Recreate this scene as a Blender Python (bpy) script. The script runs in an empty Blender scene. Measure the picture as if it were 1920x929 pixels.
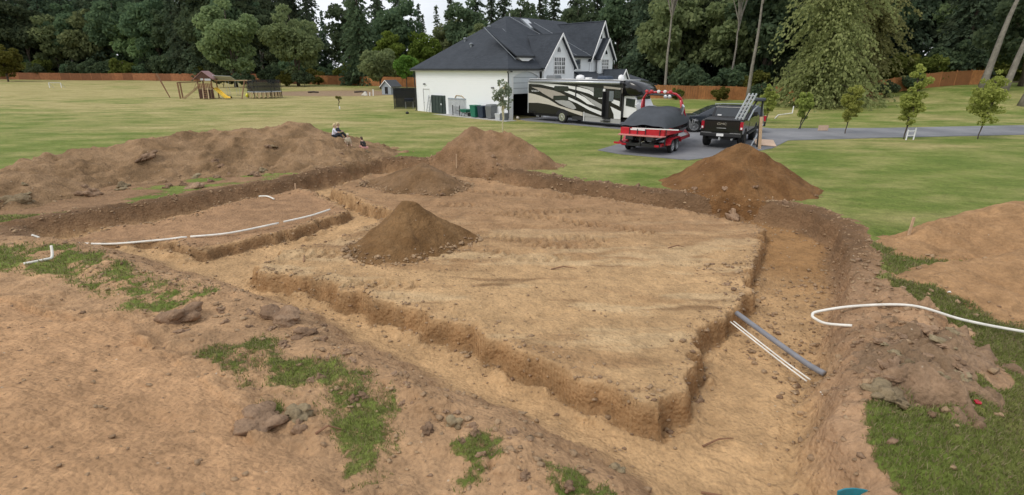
import bpy, bmesh, math, random
import numpy as np
from mathutils import Vector, Matrix, Euler

scene = bpy.context.scene
COL = scene.collection
R = math.radians
RNG = np.random.default_rng(7)
random.seed(7)

# ------------------------------------------------------------------ camera, sky, sun, exposure
cam_data = bpy.data.cameras.new('camera')
cam_data.sensor_width = 36.0
cam_data.lens = 18.0
cam_data.clip_start = 0.05
cam_data.clip_end = 3000.0
cam = bpy.data.objects.new('camera', cam_data)
COL.objects.link(cam)
cam.location = (0.0, 0.0, 4.2)
cam.rotation_euler = (R(90.0 - 19.2), 0.0, 0.0)
scene.camera = cam

SUN_ELEV, SUN_ROT = R(50.0), R(238.0)      # behind the camera's left shoulder
world = bpy.data.worlds.new('World')
scene.world = world
world.use_nodes = True
wn, wl = world.node_tree.nodes, world.node_tree.links
wn.clear()
w_out = wn.new('ShaderNodeOutputWorld')
w_bg = wn.new('ShaderNodeBackground')
w_bg.inputs['Strength'].default_value = 0.15
sky = wn.new('ShaderNodeTexSky')
sky.sky_type = 'NISHITA'
sky.sun_disc = False
sky.sun_elevation = SUN_ELEV
sky.sun_rotation = SUN_ROT
sky.dust_density = 3.0
sky.air_density = 1.0
w_tc = wn.new('ShaderNodeTexCoord')
w_map = wn.new('ShaderNodeMapping')
w_map.inputs['Scale'].default_value = (1.0, 1.0, 3.0)
w_noise = wn.new('ShaderNodeTexNoise')
w_noise.inputs['Scale'].default_value = 2.6
w_noise.inputs['Detail'].default_value = 6.0
w_ramp = wn.new('ShaderNodeMapRange')
w_ramp.inputs['From Min'].default_value = 0.32
w_ramp.inputs['From Max'].default_value = 0.60
w_ramp.inputs['To Min'].default_value = 0.55
w_ramp.inputs['To Max'].default_value = 0.95
w_mix = wn.new('ShaderNodeMix')
w_mix.data_type = 'RGBA'
w_mix.inputs['B'].default_value = (6.3, 6.5, 6.9, 1.0)   # bright cloud deck, same all round
wl.new(w_tc.outputs['Generated'], w_map.inputs['Vector'])
wl.new(w_map.outputs['Vector'], w_noise.inputs['Vector'])
wl.new(w_noise.outputs['Fac'], w_ramp.inputs['Value'])
wl.new(w_ramp.outputs['Result'], w_mix.inputs['Factor'])
wl.new(sky.outputs['Color'], w_mix.inputs['A'])
wl.new(w_mix.outputs['Result'], w_bg.inputs['Color'])
wl.new(w_bg.outputs['Background'], w_out.inputs['Surface'])

sun_data = bpy.data.lights.new('sun', 'SUN')
sun_data.energy = 1.3
sun_data.angle = R(22.0)
sun_data.color = (1.0, 0.95, 0.87)
sun = bpy.data.objects.new('sun', sun_data)
COL.objects.link(sun)
# the sky's sun_rotation runs clockwise from +Y seen from above
sd = Vector((math.sin(SUN_ROT) * math.cos(SUN_ELEV), math.cos(SUN_ROT) * math.cos(SUN_ELEV), math.sin(SUN_ELEV)))
sun.rotation_euler = sd.to_track_quat('Z', 'Y').to_euler()
sun.location = sd * 60.0

vs = scene.view_settings
vs.view_transform = 'Standard'
vs.look = 'None'
vs.exposure = 0.08
vs.gamma = 1.0
vs.use_curve_mapping = False
scene.cycles.use_denoising = True
scene.cycles.max_bounces = 6
scene.cycles.diffuse_bounces = 3
scene.cycles.glossy_bounces = 3
scene.cycles.transparent_max_bounces = 12
scene.cycles.use_adaptive_sampling = True
scene.cycles.adaptive_threshold = 0.02


# ------------------------------------------------------------------ helpers: tagging
def tag(o, label=None, cat=None, group=None, kind=None):
    if label:
        o['label'] = label
    if cat:
        o['category'] = cat
    if group:
        o['group'] = group
    if kind:
        o['kind'] = kind
    return o


def empty(name, loc, rz=0.0, label=None, cat=None, group=None):
    o = bpy.data.objects.new(name, None)
    COL.objects.link(o)
    o.location = loc
    o.rotation_euler = (0, 0, rz)
    o.empty_display_size = 0.2
    return tag(o, label, cat, group)


def copy_tree(o, parent=None):
    c = o.copy()
    COL.objects.link(c)
    c.parent = parent
    for ch in list(o.children):
        copy_tree(ch, c)
    return c


def link_mesh(name, me, mat, parent=None):
    o = bpy.data.objects.new(name, me)
    if mat is not None:
        me.materials.append(mat)
    COL.objects.link(o)
    o.parent = parent
    return o


def np_mesh(name, V, F, smooth=False):
    """mesh from a vertex array and an (n,3) or (n,4) face array"""
    me = bpy.data.meshes.new(name)
    V = np.ascontiguousarray(V, dtype=np.float32)
    F = np.ascontiguousarray(F, dtype=np.int32)
    n, k = F.shape
    me.vertices.add(len(V))
    me.vertices.foreach_set('co', V.ravel())
    me.loops.add(n * k)
    me.loops.foreach_set('vertex_index', F.ravel())
    me.polygons.add(n)
    me.polygons.foreach_set('loop_start', np.arange(0, n * k, k, dtype=np.int32))
    me.polygons.foreach_set('loop_total', np.full(n, k, dtype=np.int32))
    if smooth:
        me.polygons.foreach_set('use_smooth', np.ones(n, dtype=bool))
    me.update(calc_edges=True)
    return me


# ------------------------------------------------------------------ helpers: mesh builder
class MB:
    def __init__(self):
        self.v, self.f = [], []

    def add(self, vs_, fs_):
        b = len(self.v)
        self.v += [tuple(p) for p in vs_]
        self.f += [tuple(b + i for i in fc) for fc in fs_]
        return self

    def box(self, x0, x1, y0, y1, z0, z1):
        v = [(x0, y0, z0), (x1, y0, z0), (x1, y1, z0), (x0, y1, z0), (x0, y0, z1), (x1, y0, z1), (x1, y1, z1), (x0, y1, z1)]
        return self.add(v, [(0, 3, 2, 1), (4, 5, 6, 7), (0, 1, 5, 4), (1, 2, 6, 5), (2, 3, 7, 6), (3, 0, 4, 7)])

    def prism(self, poly, axis, a0, a1):
        """poly: 2D outline in the two other axes (x: y,z / y: x,z / z: x,y)"""
        def P(p, a):
            return {'x': (a, p[0], p[1]), 'y': (p[0], a, p[1]), 'z': (p[0], p[1], a)}[axis]
        n = len(poly)
        v = [P(p, a0) for p in poly] + [P(p, a1) for p in poly]
        fs = [tuple(range(n - 1, -1, -1)), tuple(range(n, 2 * n))]
        fs += [(i, (i + 1) % n, n + (i + 1) % n, n + i) for i in range(n)]
        return self.add(v, fs)

    def bar(self, a, b, w, h=None):
        """square bar from a to b"""
        h = h or w
        a, b = Vector(a), Vector(b)
        d = (b - a).normalized()
        up = Vector((0, 0, 1)) if abs(d.z) < 0.95 else Vector((0, 1, 0))
        s = d.cross(up).normalized() * w / 2
        u = s.cross(d).normalized() * h / 2
        v = [a - s - u, a + s - u, a + s + u, a - s + u, b - s - u, b + s - u, b + s + u, b - s + u]
        return self.add(v, [(0, 3, 2, 1), (4, 5, 6, 7), (0, 1, 5, 4), (1, 2, 6, 5), (2, 3, 7, 6), (3, 0, 4, 7)])

    def tube(self, pts, r, n=8, caps=True):
        pts = [Vector(p) for p in pts]
        rs = r if isinstance(r, (list, tuple)) else [r] * len(pts)
        v, fs = [], []
        ref = None
        for i, p in enumerate(pts):
            d = (pts[min(i + 1, len(pts) - 1)] - pts[max(i - 1, 0)]).normalized()
            if ref is None:
                ref = Vector((0, 0, 1)) if abs(d.z) < 0.9 else Vector((1, 0, 0))
            s = d.cross(ref).normalized()
            u = s.cross(d).normalized()
            ref = u
            for k in range(n):
                a = 2 * math.pi * k / n
                v.append(p + (s * math.cos(a) + u * math.sin(a)) * rs[i])
        for i in range(len(pts) - 1):
            for k in range(n):
                fs.append((i * n + k, i * n + (k + 1) % n, (i + 1) * n + (k + 1) % n, (i + 1) * n + k))
        if caps:
            fs.append(tuple(range(n - 1, -1, -1)))
            fs.append(tuple(range((len(pts) - 1) * n, len(pts) * n)))
        return self.add(v, fs)

    def disc(self, c, axis, prof, n=20):
        """lathe: prof is a list of (radius, offset along axis)"""
        c = Vector(c)
        ax = {'x': Vector((1, 0, 0)), 'y': Vector((0, 1, 0)), 'z': Vector((0, 0, 1))}[axis]
        e1 = Vector((0, 1, 0)) if axis != 'y' else Vector((0, 0, 1))
        e2 = ax.cross(e1)
        v, fs = [], []
        for r_, o_ in prof:
            for k in range(n):
                a = 2 * math.pi * k / n
                v.append(c + ax * o_ + (e1 * math.cos(a) + e2 * math.sin(a)) * max(r_, 1e-4))
        m = len(prof)
        for i in range(m - 1):
            for k in range(n):
                fs.append((i * n + k, i * n + (k + 1) % n, (i + 1) * n + (k + 1) % n, (i + 1) * n + k))
        fs.append(tuple(range(n - 1, -1, -1)))
        fs.append(tuple(range((m - 1) * n, m * n)))
        return self.add(v, fs)

    def loft(self, rings, closed=True, caps=True):
        n = len(rings[0])
        v = [p for r_ in rings for p in r_]
        fs = []
        for i in range(len(rings) - 1):
            for k in range(n if closed else n - 1):
                fs.append((i * n + k, i * n + (k + 1) % n, (i + 1) * n + (k + 1) % n, (i + 1) * n + k))
        if caps and closed:
            fs.append(tuple(range(n - 1, -1, -1)))
            fs.append(tuple(range((len(rings) - 1) * n, len(rings) * n)))
        return self.add(v, fs)

    def quad(self, a, b, c, d):
        return self.add([a, b, c, d], [(0, 1, 2, 3)])

    def slab(self, poly, th):
        """planar 3D polygon given a thickness along its normal (downwards from the given face)"""
        p = [Vector(q) for q in poly]
        nrm = (p[1] - p[0]).cross(p[2] - p[0]).normalized()
        if nrm.z < 0:
            p.reverse()
            nrm = -nrm
        n = len(p)
        v = p + [q - nrm * th for q in p]
        fs = [tuple(range(n)), tuple(range(2 * n - 1, n - 1, -1))]
        fs += [(i, n + i, n + (i + 1) % n, (i + 1) % n) for i in range(n)]
        return self.add(v, fs)

    def build(self, name, mat, parent=None, bevel=0.0, smooth=False, seg=2, sub=0):
        me = bpy.data.meshes.new(name)
        me.from_pydata([tuple(p) for p in self.v], [], self.f)
        bm = bmesh.new()
        bm.from_mesh(me)
        bmesh.ops.recalc_face_normals(bm, faces=bm.faces)
        bm.to_mesh(me)
        bm.free()
        if smooth:
            for p in me.polygons:
                p.use_smooth = True
        o = link_mesh(name, me, mat, parent)
        if bevel > 0:
            m = o.modifiers.new('bevel', 'BEVEL')
            m.width = bevel
            m.segments = seg
            m.limit_method = 'ANGLE'
            m.angle_limit = R(30)
            m.harden_normals = False
        if sub:
            m = o.modifiers.new('subdivision', 'SUBSURF')
            m.levels = m.render_levels = sub
        return o


# ------------------------------------------------------------------ helpers: noise
_TAB = np.random.default_rng(11).random((8, 256, 256))


def vnoise(x, y, seed=0):
    t = _TAB[seed % 8]
    x = np.asarray(x, dtype=np.float64) + 37.3 * seed
    y = np.asarray(y, dtype=np.float64) + 17.7 * seed
    xi = np.floor(x).astype(np.int64)
    yi = np.floor(y).astype(np.int64)
    fx, fy = x - xi, y - yi
    fx = fx * fx * fx * (fx * (fx * 6 - 15) + 10)
    fy = fy * fy * fy * (fy * (fy * 6 - 15) + 10)
    x0, x1, y0, y1 = xi & 255, (xi + 1) & 255, yi & 255, (yi + 1) & 255
    a = t[x0, y0] * (1 - fx) + t[x1, y0] * fx
    b = t[x0, y1] * (1 - fx) + t[x1, y1] * fx
    return (a * (1 - fy) + b * fy) * 2 - 1


def fbm(x, y, octv=4, seed=0, gain=0.5):
    s, a, f, tot = 0.0, 1.0, 1.0, 0.0
    for i in range(octv):
        c, sn = math.cos(0.7 * i), math.sin(0.7 * i)
        s = s + a * vnoise((x * c - y * sn) * f, (x * sn + y * c) * f, seed + i)
        tot += a
        a *= gain
        f *= 2.03
    return s / tot


def ridged(x, y, octv=4, seed=0):
    s, a, f, tot = 0.0, 1.0, 1.0, 0.0
    for i in range(octv):
        s = s + a * (1 - np.abs(vnoise(x * f, y * f, seed + i)) * 2)
        tot += a
        a *= 0.5
        f *= 2.1
    return s / tot


def worley(x, y, seed=0):
    """distance to the nearest of one jittered point per unit cell"""
    t1, t2 = _TAB[seed % 8], _TAB[(seed + 3) % 8]
    xi, yi = np.floor(x).astype(np.int64), np.floor(y).astype(np.int64)
    best = np.full(np.shape(x), 9.0)
    for i in (-1, 0, 1):
        for j in (-1, 0, 1):
            cx_, cy_ = xi + i, yi + j
            px_, py_ = cx_ + t1[cx_ & 255, cy_ & 255], cy_ + t2[cx_ & 255, cy_ & 255]
            best = np.minimum(best, np.hypot(x - px_, y - py_))
    return best


def crumble(x, y, s, seed=0):
    """rounded lumps of two sizes with sharp creases between them, 0..1"""
    a = np.clip(1 - worley(x / s, y / s, seed) / .75, 0, 1)
    b = np.clip(1 - worley(x / (s * .42), y / (s * .42), seed + 1) / .75, 0, 1)
    return np.sqrt(a) * .65 + np.sqrt(b) * .35


def sstep(a, b, x):
    t = np.clip((x - a) / (b - a), 0, 1)
    return t * t * (3 - 2 * t)


def poly_sd(X, Y, poly, W=None):
    """signed distance to a closed polygon (positive inside); with W also the width of the nearest edge"""
    best = np.full(X.shape, 1e9)
    wid = np.zeros(X.shape)
    inside = np.zeros(X.shape, dtype=bool)
    n = len(poly)
    for i in range(n):
        ax, ay = poly[i]
        bx, by = poly[(i + 1) % n]
        dx, dy = bx - ax, by - ay
        t = np.clip(((X - ax) * dx + (Y - ay) * dy) / (dx * dx + dy * dy), 0, 1)
        d = np.hypot(X - ax - t * dx, Y - ay - t * dy)
        m = d < best
        best = np.where(m, d, best)
        if W is not None:
            wid = np.where(m, W[i] * (1 - t) + W[(i + 1) % n] * t, wid)
        c = ((ay > Y) != (by > Y)) & (X < (bx - ax) * (Y - ay) / ((by - ay) if by != ay else 1e-9) + ax)
        inside ^= c
    sdv = np.where(inside, best, -best)
    return (sdv, wid) if W is not None else sdv


# ------------------------------------------------------------------ helpers: materials
def new_mat(name):
    m = bpy.data.materials.new(name)
    m.use_nodes = True
    nt = m.node_tree
    return m, nt, nt.nodes, nt.links, nt.nodes['Principled BSDF']


def nd(nodes, kind, **kw):
    n = nodes.new(kind)
    for k, v in kw.items():
        if k in n.inputs:
            n.inputs[k].default_value = v
        else:
            setattr(n, k, v)
    return n


def mix_rgb(nt, a, b, fac, mode='MIX'):
    n = nt.nodes.new('ShaderNodeMix')
    n.data_type = 'RGBA'
    n.blend_type = mode
    for sock, val in (('A', a), ('B', b), ('Factor', fac)):
        s = n.inputs[sock] if sock != 'Factor' else n.inputs[0]
        if sock == 'A':
            s = n.inputs[6]
        if sock == 'B':
            s = n.inputs[7]
        if hasattr(val, 'is_output') or isinstance(val, bpy.types.NodeSocket):
            nt.links.new(val, s)
        elif isinstance(val, (tuple, list)):
            s.default_value = (*val[:3], 1.0)
        else:
            s.default_value = val
    return n.outputs[2]


def maprange(nt, val, a, b, c, d):
    n = nt.nodes.new('ShaderNodeMapRange')
    nt.links.new(val, n.inputs['Value'])
    for k, v in (('From Min', a), ('From Max', b), ('To Min', c), ('To Max', d)):
        n.inputs[k].default_value = v
    return n.outputs['Result']


def simple(name, col, rough=0.6, metal=0.0, vary=0.12, scale=6.0, bump=0.0, bscale=40.0, coat=0.0, spec=0.5, each=0.0):
    """plain paint/plastic/wood base with a little uneven colour and relief in object space"""
    m, nt, N, L, B = new_mat(name)
    tc = N.new('ShaderNodeTexCoord')
    ns = nd(N, 'ShaderNodeTexNoise', Scale=scale, Detail=5.0, Roughness=0.6)
    L.new(tc.outputs['Object'], ns.inputs['Vector'])
    lo = [c * (1 - vary) for c in col]
    hi = [min(1, c * (1 + vary)) for c in col]
    c = mix_rgb(nt, lo, hi, maprange(nt, ns.outputs['Fac'], 0.3, 0.7, 0, 1))
    if each:                                   # every board or panel its own shade
        oi = N.new('ShaderNodeObjectInfo')
        c = mix_rgb(nt, c, (col[0] * .45, col[1] * .42, col[2] * .42), maprange(nt, oi.outputs['Random'], 0, 1, 0, each))
    L.new(c, B.inputs['Base Color'])
    B.inputs['Roughness'].default_value = rough
    B.inputs['Metallic'].default_value = metal
    B.inputs['Specular IOR Level'].default_value = spec
    if coat:
        B.inputs['Coat Weight'].default_value = coat
        B.inputs['Coat Roughness'].default_value = 0.06
    if bump:
        nb = nd(N, 'ShaderNodeTexNoise', Scale=bscale, Detail=4.0)
        L.new(tc.outputs['Object'], nb.inputs['Vector'])
        bp = nd(N, 'ShaderNodeBump', Strength=bump, Distance=0.02)
        L.new(nb.outputs['Fac'], bp.inputs['Height'])
        L.new(bp.outputs['Normal'], B.inputs['Normal'])
    return m


M = {}
M['white_wall'] = simple('white_siding', (0.78, 0.80, 0.80), 0.6, vary=0.03, scale=0.8)
M['white_trim'] = simple('white_trim', (0.80, 0.80, 0.79), 0.5, vary=0.03)
M['door_white'] = simple('door_panel', (0.66, 0.70, 0.72), 0.5, vary=0.03)
M['gutter'] = simple('black_gutter', (0.018, 0.02, 0.022), 0.35, vary=0.1)
M['flash'] = simple('grey_flashing', (0.20, 0.22, 0.24), 0.4, vary=0.1)
M['dark_in'] = simple('dark_interior', (0.012, 0.012, 0.013), 0.9)
M['glass'] = simple('window_glass', (0.02, 0.026, 0.03), 0.08, vary=0.2, spec=0.8)
M['glass_grey'] = simple('shaded_glass', (0.16, 0.18, 0.20), 0.15, vary=0.2, spec=0.8)
M['black_paint'] = simple('black_paint', (0.008, 0.008, 0.009), 0.22, vary=0.15, coat=0.35, spec=0.4)
M['grey_paint'] = simple('dark_blue_grey_paint', (0.030, 0.036, 0.045), 0.22, vary=0.1, coat=0.6)
M['black_plastic'] = simple('black_plastic', (0.015, 0.015, 0.016), 0.55, vary=0.15)
M['tyre'] = simple('tyre_rubber', (0.014, 0.014, 0.014), 0.85, vary=0.2, bump=0.3)
M['chrome'] = simple('chrome', (0.72, 0.73, 0.74), 0.22, metal=0.9, vary=0.05)
M['alu'] = simple('aluminium', (0.55, 0.57, 0.58), 0.35, metal=0.6, vary=0.08)
M['red_paint'] = simple('red_paint', (0.50, 0.022, 0.035), 0.25, vary=0.08, coat=0.5)
M['red_light'] = simple('red_lens', (0.42, 0.012, 0.03), 0.2, vary=0.1)
M['white_paint'] = simple('white_gelcoat', (0.75, 0.75, 0.74), 0.3, vary=0.03, coat=0.3)
M['pale_red'] = simple('faded_red_platform', (0.55, 0.20, 0.18), 0.5, vary=0.1)
M['cream'] = simple('cream_stripe', (0.54, 0.50, 0.43), 0.3, vary=0.06, coat=0.3)
M['silver'] = simple('silver_stripe', (0.36, 0.36, 0.35), 0.3, vary=0.1, coat=0.3)
M['grey_stripe'] = simple('grey_stripe', (0.16, 0.155, 0.15), 0.3, vary=0.1, coat=0.3)
M['tan_stripe'] = simple('tan_stripe', (0.36, 0.325, 0.28), 0.3, vary=0.1)
M['canvas'] = simple('grey_canvas', (0.052, 0.059, 0.068), 0.85, vary=0.15, scale=2.5, bump=0.25, bscale=60)
M['pvc'] = simple('dusty_white_pvc', (0.74, 0.71, 0.63), 0.5, vary=0.18, scale=4)
M['grey_pipe'] = simple('grey_conduit', (0.21, 0.21, 0.225), 0.6, vary=0.15)
M['wood'] = simple('raw_lumber', (0.50, 0.34, 0.21), 0.75, vary=0.15, scale=8, bump=0.2)
M['ply'] = simple('plywood', (0.62, 0.44, 0.31), 0.75, vary=0.1, scale=5)
M['cedar'] = simple('cedar_fence', (0.33, 0.135, 0.055), 0.85, vary=0.3, scale=2.0, bump=0.2, each=0.8)
M['cedar_orange'] = simple('orange_cedar_fence', (0.46, 0.20, 0.07), 0.85, vary=0.3, scale=1.5, bump=0.2, each=0.8)
M['play_wood'] = simple('stained_play_wood', (0.22, 0.115, 0.06), 0.8, vary=0.2, scale=4)
M['play_dark'] = simple('dark_stained_boards', (0.085, 0.038, 0.024), 0.8, vary=0.25, scale=5)
M['play_pale'] = simple('weathered_lumber', (0.42, 0.31, 0.17), 0.8, vary=0.15, scale=4)
M['play_roof'] = simple('rose_play_roof', (0.30, 0.17, 0.16), 0.7, vary=0.12, scale=3)
M['yellow'] = simple('yellow_plastic', (0.75, 0.50, 0.06), 0.4, vary=0.06)
M['lime'] = simple('yellow_ball', (0.72, 0.70, 0.03), 0.4, vary=0.05)
M['bin_green'] = simple('green_bin_plastic', (0.012, 0.155, 0.095), 0.5, vary=0.08)
M['bin_navy'] = simple('navy_bin_plastic', (0.018, 0.032, 0.06), 0.5, vary=0.08)
M['bin_grey'] = simple('grey_bin_plastic', (0.14, 0.15, 0.155), 0.5, vary=0.08)
M['tub_green'] = simple('dark_green_liner', (0.028, 0.045, 0.038), 0.6, vary=0.25, scale=3)
M['pale_plastic'] = simple('pale_grey_plastic', (0.50, 0.52, 0.53), 0.5, vary=0.08)
M['teal'] = simple('teal_plastic', (0.015, 0.19, 0.24), 0.4, vary=0.06)
M['grey_wood'] = simple('grey_playhouse_paint', (0.30, 0.34, 0.37), 0.7, vary=0.08)
M['slate'] = simple('dark_playhouse_roof', (0.06, 0.065, 0.07), 0.8, vary=0.15)
M['concrete'] = simple('concrete_walk', (0.44, 0.43, 0.40), 0.9, vary=0.12, scale=1.5, bump=0.2)
M['bark'] = simple('tree_bark', (0.085, 0.065, 0.048), 0.95, vary=0.3, scale=3, bump=0.6, bscale=12)
M['bark_pale'] = simple('pale_bark', (0.22, 0.20, 0.165), 0.9, vary=0.3, scale=2.5, bump=0.5, bscale=10)
M['bark_sap'] = simple('whitewashed_sapling_bark', (0.52, 0.47, 0.30), 0.85, vary=0.12)
M['skin'] = simple('skin', (0.52, 0.33, 0.25), 0.55, vary=0.06)
M['cloth_white'] = simple('white_cotton', (0.70, 0.71, 0.80), 0.9, vary=0.05)
M['cloth_cream'] = simple('cream_cotton', (0.58, 0.52, 0.38), 0.9, vary=0.08)
M['cloth_black'] = simple('black_cotton', (0.02, 0.02, 0.022), 0.9, vary=0.15)
M['cloth_navy'] = simple('navy_denim', (0.028, 0.035, 0.05), 0.9, vary=0.15)
M['cloth_pink'] = simple('pink_cotton', (0.55, 0.27, 0.24), 0.9, vary=0.08)
M['cloth_tan'] = simple('tan_cotton', (0.36, 0.28, 0.19), 0.9, vary=0.1)
M['hair_blond'] = simple('blond_hair', (0.55, 0.44, 0.24), 0.7, vary=0.15, scale=20)
M['hair_brown'] = simple('brown_hair', (0.075, 0.05, 0.025), 0.7, vary=0.2, scale=20)


def mat_mesh_net(name, col, alpha):
    m, nt, N, L, B = new_mat(name)
    B.inputs['Base Color'].default_value = (*col, 1)
    B.inputs['Roughness'].default_value = 0.9
    B.inputs['Alpha'].default_value = alpha
    return m


M['net'] = mat_mesh_net('black_safety_net', (0.012, 0.014, 0.014), 0.68)
M['pen_net'] = mat_mesh_net('black_pen_mesh', (0.02, 0.022, 0.025), 0.32)


def mat_shingle():
    m, nt, N, L, B = new_mat('charcoal_shingles')
    tc = N.new('ShaderNodeTexCoord')
    br = nd(N, 'ShaderNodeTexBrick', Scale=1.0)
    br.inputs['Color1'].default_value = (0.028, 0.035, 0.045, 1)
    br.inputs['Color2'].default_value = (0.042, 0.050, 0.062, 1)
    br.inputs['Mortar'].default_value = (0.022, 0.025, 0.03, 1)
    br.inputs['Mortar Size'].default_value = 0.012
    br.inputs['Brick Width'].default_value = 0.32
    br.inputs['Row Height'].default_value = 0.14
    cb = N.new('ShaderNodeCombineXYZ')
    sp = N.new('ShaderNodeSeparateXYZ')
    L.new(tc.outputs['Object'], sp.inputs[0])
    ad = nd(N, 'ShaderNodeMath', operation='ADD')
    L.new(sp.outputs['X'], ad.inputs[0])
    L.new(sp.outputs['Y'], ad.inputs[1])
    L.new(ad.outputs[0], cb.inputs[0])
    L.new(sp.outputs['Z'], cb.inputs[1])
    L.new(cb.outputs[0], br.inputs['Vector'])
    ns = nd(N, 'ShaderNodeTexNoise', Scale=0.7, Detail=4.0)
    L.new(tc.outputs['Object'], ns.inputs['Vector'])
    L.new(mix_rgb(nt, br.outputs['Color'], (0.052, 0.061, 0.073), maprange(nt, ns.outputs['Fac'], 0.4, 0.8, 0, 0.6)), B.inputs['Base Color'])
    B.inputs['Roughness'].default_value = 0.9
    bp = nd(N, 'ShaderNodeBump', Strength=0.5, Distance=0.02)
    L.new(br.outputs['Fac'], bp.inputs['Height'])
    L.new(bp.outputs['Normal'], B.inputs['Normal'])
    return m


M['shingle'] = mat_shingle()


def mat_siding():
    """white lap siding: real horizontal courses every 0.18 m as fine relief"""
    m, nt, N, L, B = new_mat('white_lap_siding')
    tc = N.new('ShaderNodeTexCoord')
    sp = N.new('ShaderNodeSeparateXYZ')
    L.new(tc.outputs['Object'], sp.inputs[0])
    mu = nd(N, 'ShaderNodeMath', operation='MULTIPLY')
    mu.inputs[1].default_value = 1 / 0.18
    L.new(sp.outputs['Z'], mu.inputs[0])
    fr = nd(N, 'ShaderNodeMath', operation='FRACT')
    L.new(mu.outputs[0], fr.inputs[0])
    bp = nd(N, 'ShaderNodeBump', Strength=0.35, Distance=0.02)
    bp.invert = True
    L.new(fr.outputs[0], bp.inputs['Height'])
    L.new(bp.outputs['Normal'], B.inputs['Normal'])
    ns = nd(N, 'ShaderNodeTexNoise', Scale=0.5, Detail=5.0)
    L.new(tc.outputs['Object'], ns.inputs['Vector'])
    L.new(mix_rgb(nt, (0.80, 0.83, 0.83), (0.85, 0.86, 0.86), ns.outputs['Fac']), B.inputs['Base Color'])
    B.inputs['Roughness'].default_value = 0.55
    return m


M['siding'] = mat_siding()


def mat_leaf(name, dark, light, transl=0.35, rand=0.5):
    m, nt, N, L, B = new_mat(name)
    N.remove(B)
    out = N['Material Output']
    geo = N.new('ShaderNodeNewGeometry')
    oi = N.new('ShaderNodeObjectInfo')
    c = mix_rgb(nt, dark, light, geo.outputs['Random Per Island'])
    hsv = N.new('ShaderNodeHueSaturation')
    L.new(c, hsv.inputs['Color'])
    L.new(maprange(nt, oi.outputs['Random'], 0, 1, 1 - rand * 0.5, 1 + rand * 0.5), hsv.inputs['Value'])
    L.new(maprange(nt, oi.outputs['Random'], 0, 1, 0.47, 0.525), hsv.inputs['Hue'])
    df = N.new('ShaderNodeBsdfDiffuse')
    tr = N.new('ShaderNodeBsdfTranslucent')
    mx = N.new('ShaderNodeMixShader')
    mx.inputs[0].default_value = transl
    L.new(hsv.outputs['Color'], df.inputs['Color'])
    L.new(hsv.outputs['Color'], tr.inputs['Color'])
    L.new(df.outputs[0], mx.inputs[1])
    L.new(tr.outputs[0], mx.inputs[2])
    L.new(mx.outputs[0], out.inputs['Surface'])
    return m


M['leaf_fir'] = mat_leaf('fir_needles', (0.072, 0.105, 0.068), (0.118, 0.155, 0.088), 0.45, 0.7)
M['leaf_cedar'] = mat_leaf('drooping_cedar_sprays', (0.200, 0.215, 0.085), (0.350, 0.350, 0.145), 0.5)
M['leaf_broad'] = mat_leaf('broadleaf_green', (0.175, 0.235, 0.110), (0.300, 0.365, 0.165), 0.5)
M['leaf_lime'] = mat_leaf('light_green_leaves', (0.100, 0.175, 0.032), (0.210, 0.310, 0.065), 0.45, 0.2)
M['leaf_dark'] = mat_leaf('dark_wood_leaves', (0.080, 0.118, 0.068), (0.138, 0.182, 0.092), 0.5, 0.8)
M['leaf_sap'] = mat_leaf('sapling_leaves', (0.260, 0.290, 0.065), (0.480, 0.490, 0.140), 0.5, 0.2)
M['leaf_silver'] = mat_leaf('silvery_sapling_leaves', (0.16, 0.19, 0.12), (0.33, 0.36, 0.25), 0.4, 0.1)
M['leaf_bush'] = mat_leaf('olive_bush_leaves', (0.095, 0.112, 0.024), (0.195, 0.200, 0.052), 0.4, 0.2)
M['blade'] = mat_leaf('grass_blades', (0.130, 0.165, 0.042), (0.300, 0.330, 0.115), 0.45, 0.0)
M['blade_dry'] = mat_leaf('dry_grass_blades', (0.20, 0.18, 0.085), (0.36, 0.33, 0.17), 0.35, 0.0)

# ------------------------------------------------------------------ the ground: lawn, excavation, building pad, bank
# outer lip of the dig; the number is the width of the slope from lip to floor
OUT = [(-14.1, 14.0, .5), (-13.5, 14.8, .35), (-12.1, 16.0, .3), (-10.6, 17.9, .3), (-9.1, 19.8, .3), (-7.6, 22.6, .35),
       (-6.4, 25.0, .4), (-4.2, 24.9, .4), (-2.2, 23.7, .4), (-.2, 21.9, .35), (2.1, 19.9, .3), (4.55, 18.2, .3),
       (6.2, 17.2, .3), (8.0, 16.6, .35), (9.1, 15.5, .22), (9.3, 13.7, .2), (7.7, 10.9, .2), (6.4, 8.7, .28),
       (5.5, 7.3, .5), (4.4, 5.75, .5), (3.85, 4.8, .5), (3.6, 2.0, .5), (2.0, 2.0, 1.2), (.75, 4.3, 1.5), (-.25, 5.15, 1.5),
       (-1.1, 5.75, 1.5), (-2.5, 6.8, 1.4), (-3.8, 7.9, 1.4), (-4.7, 8.6, 1.5), (-6.2, 9.5, 1.5), (-8.4, 10.6, 1.5),
       (-10.7, 12.0, 1.3), (-12.7, 12.8, .8)]
PAD = [(2.12, 5.9), (1.46, 6.33), (.35, 7.27), (-1.07, 8.34), (-2.82, 9.49), (-4.2, 10.31), (-6.2, 11.3), (-5.45, 12.5),
       (-4.5, 13.9), (-3.6, 15.9), (-4.94, 17.1), (-7.1, 19.8), (-6.2, 22.3), (-4.0, 22.9), (-1.4, 21.3), (1.6, 19.0),
       (4.4, 17.1), (6.1, 15.9), (7.2, 14.6), (7.3, 14.2), (6.35, 12.4), (5.1, 10.3), (4.5, 9.0), (3.6, 8.45), (3.2, 7.9), (2.85, 7.1)]
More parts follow.
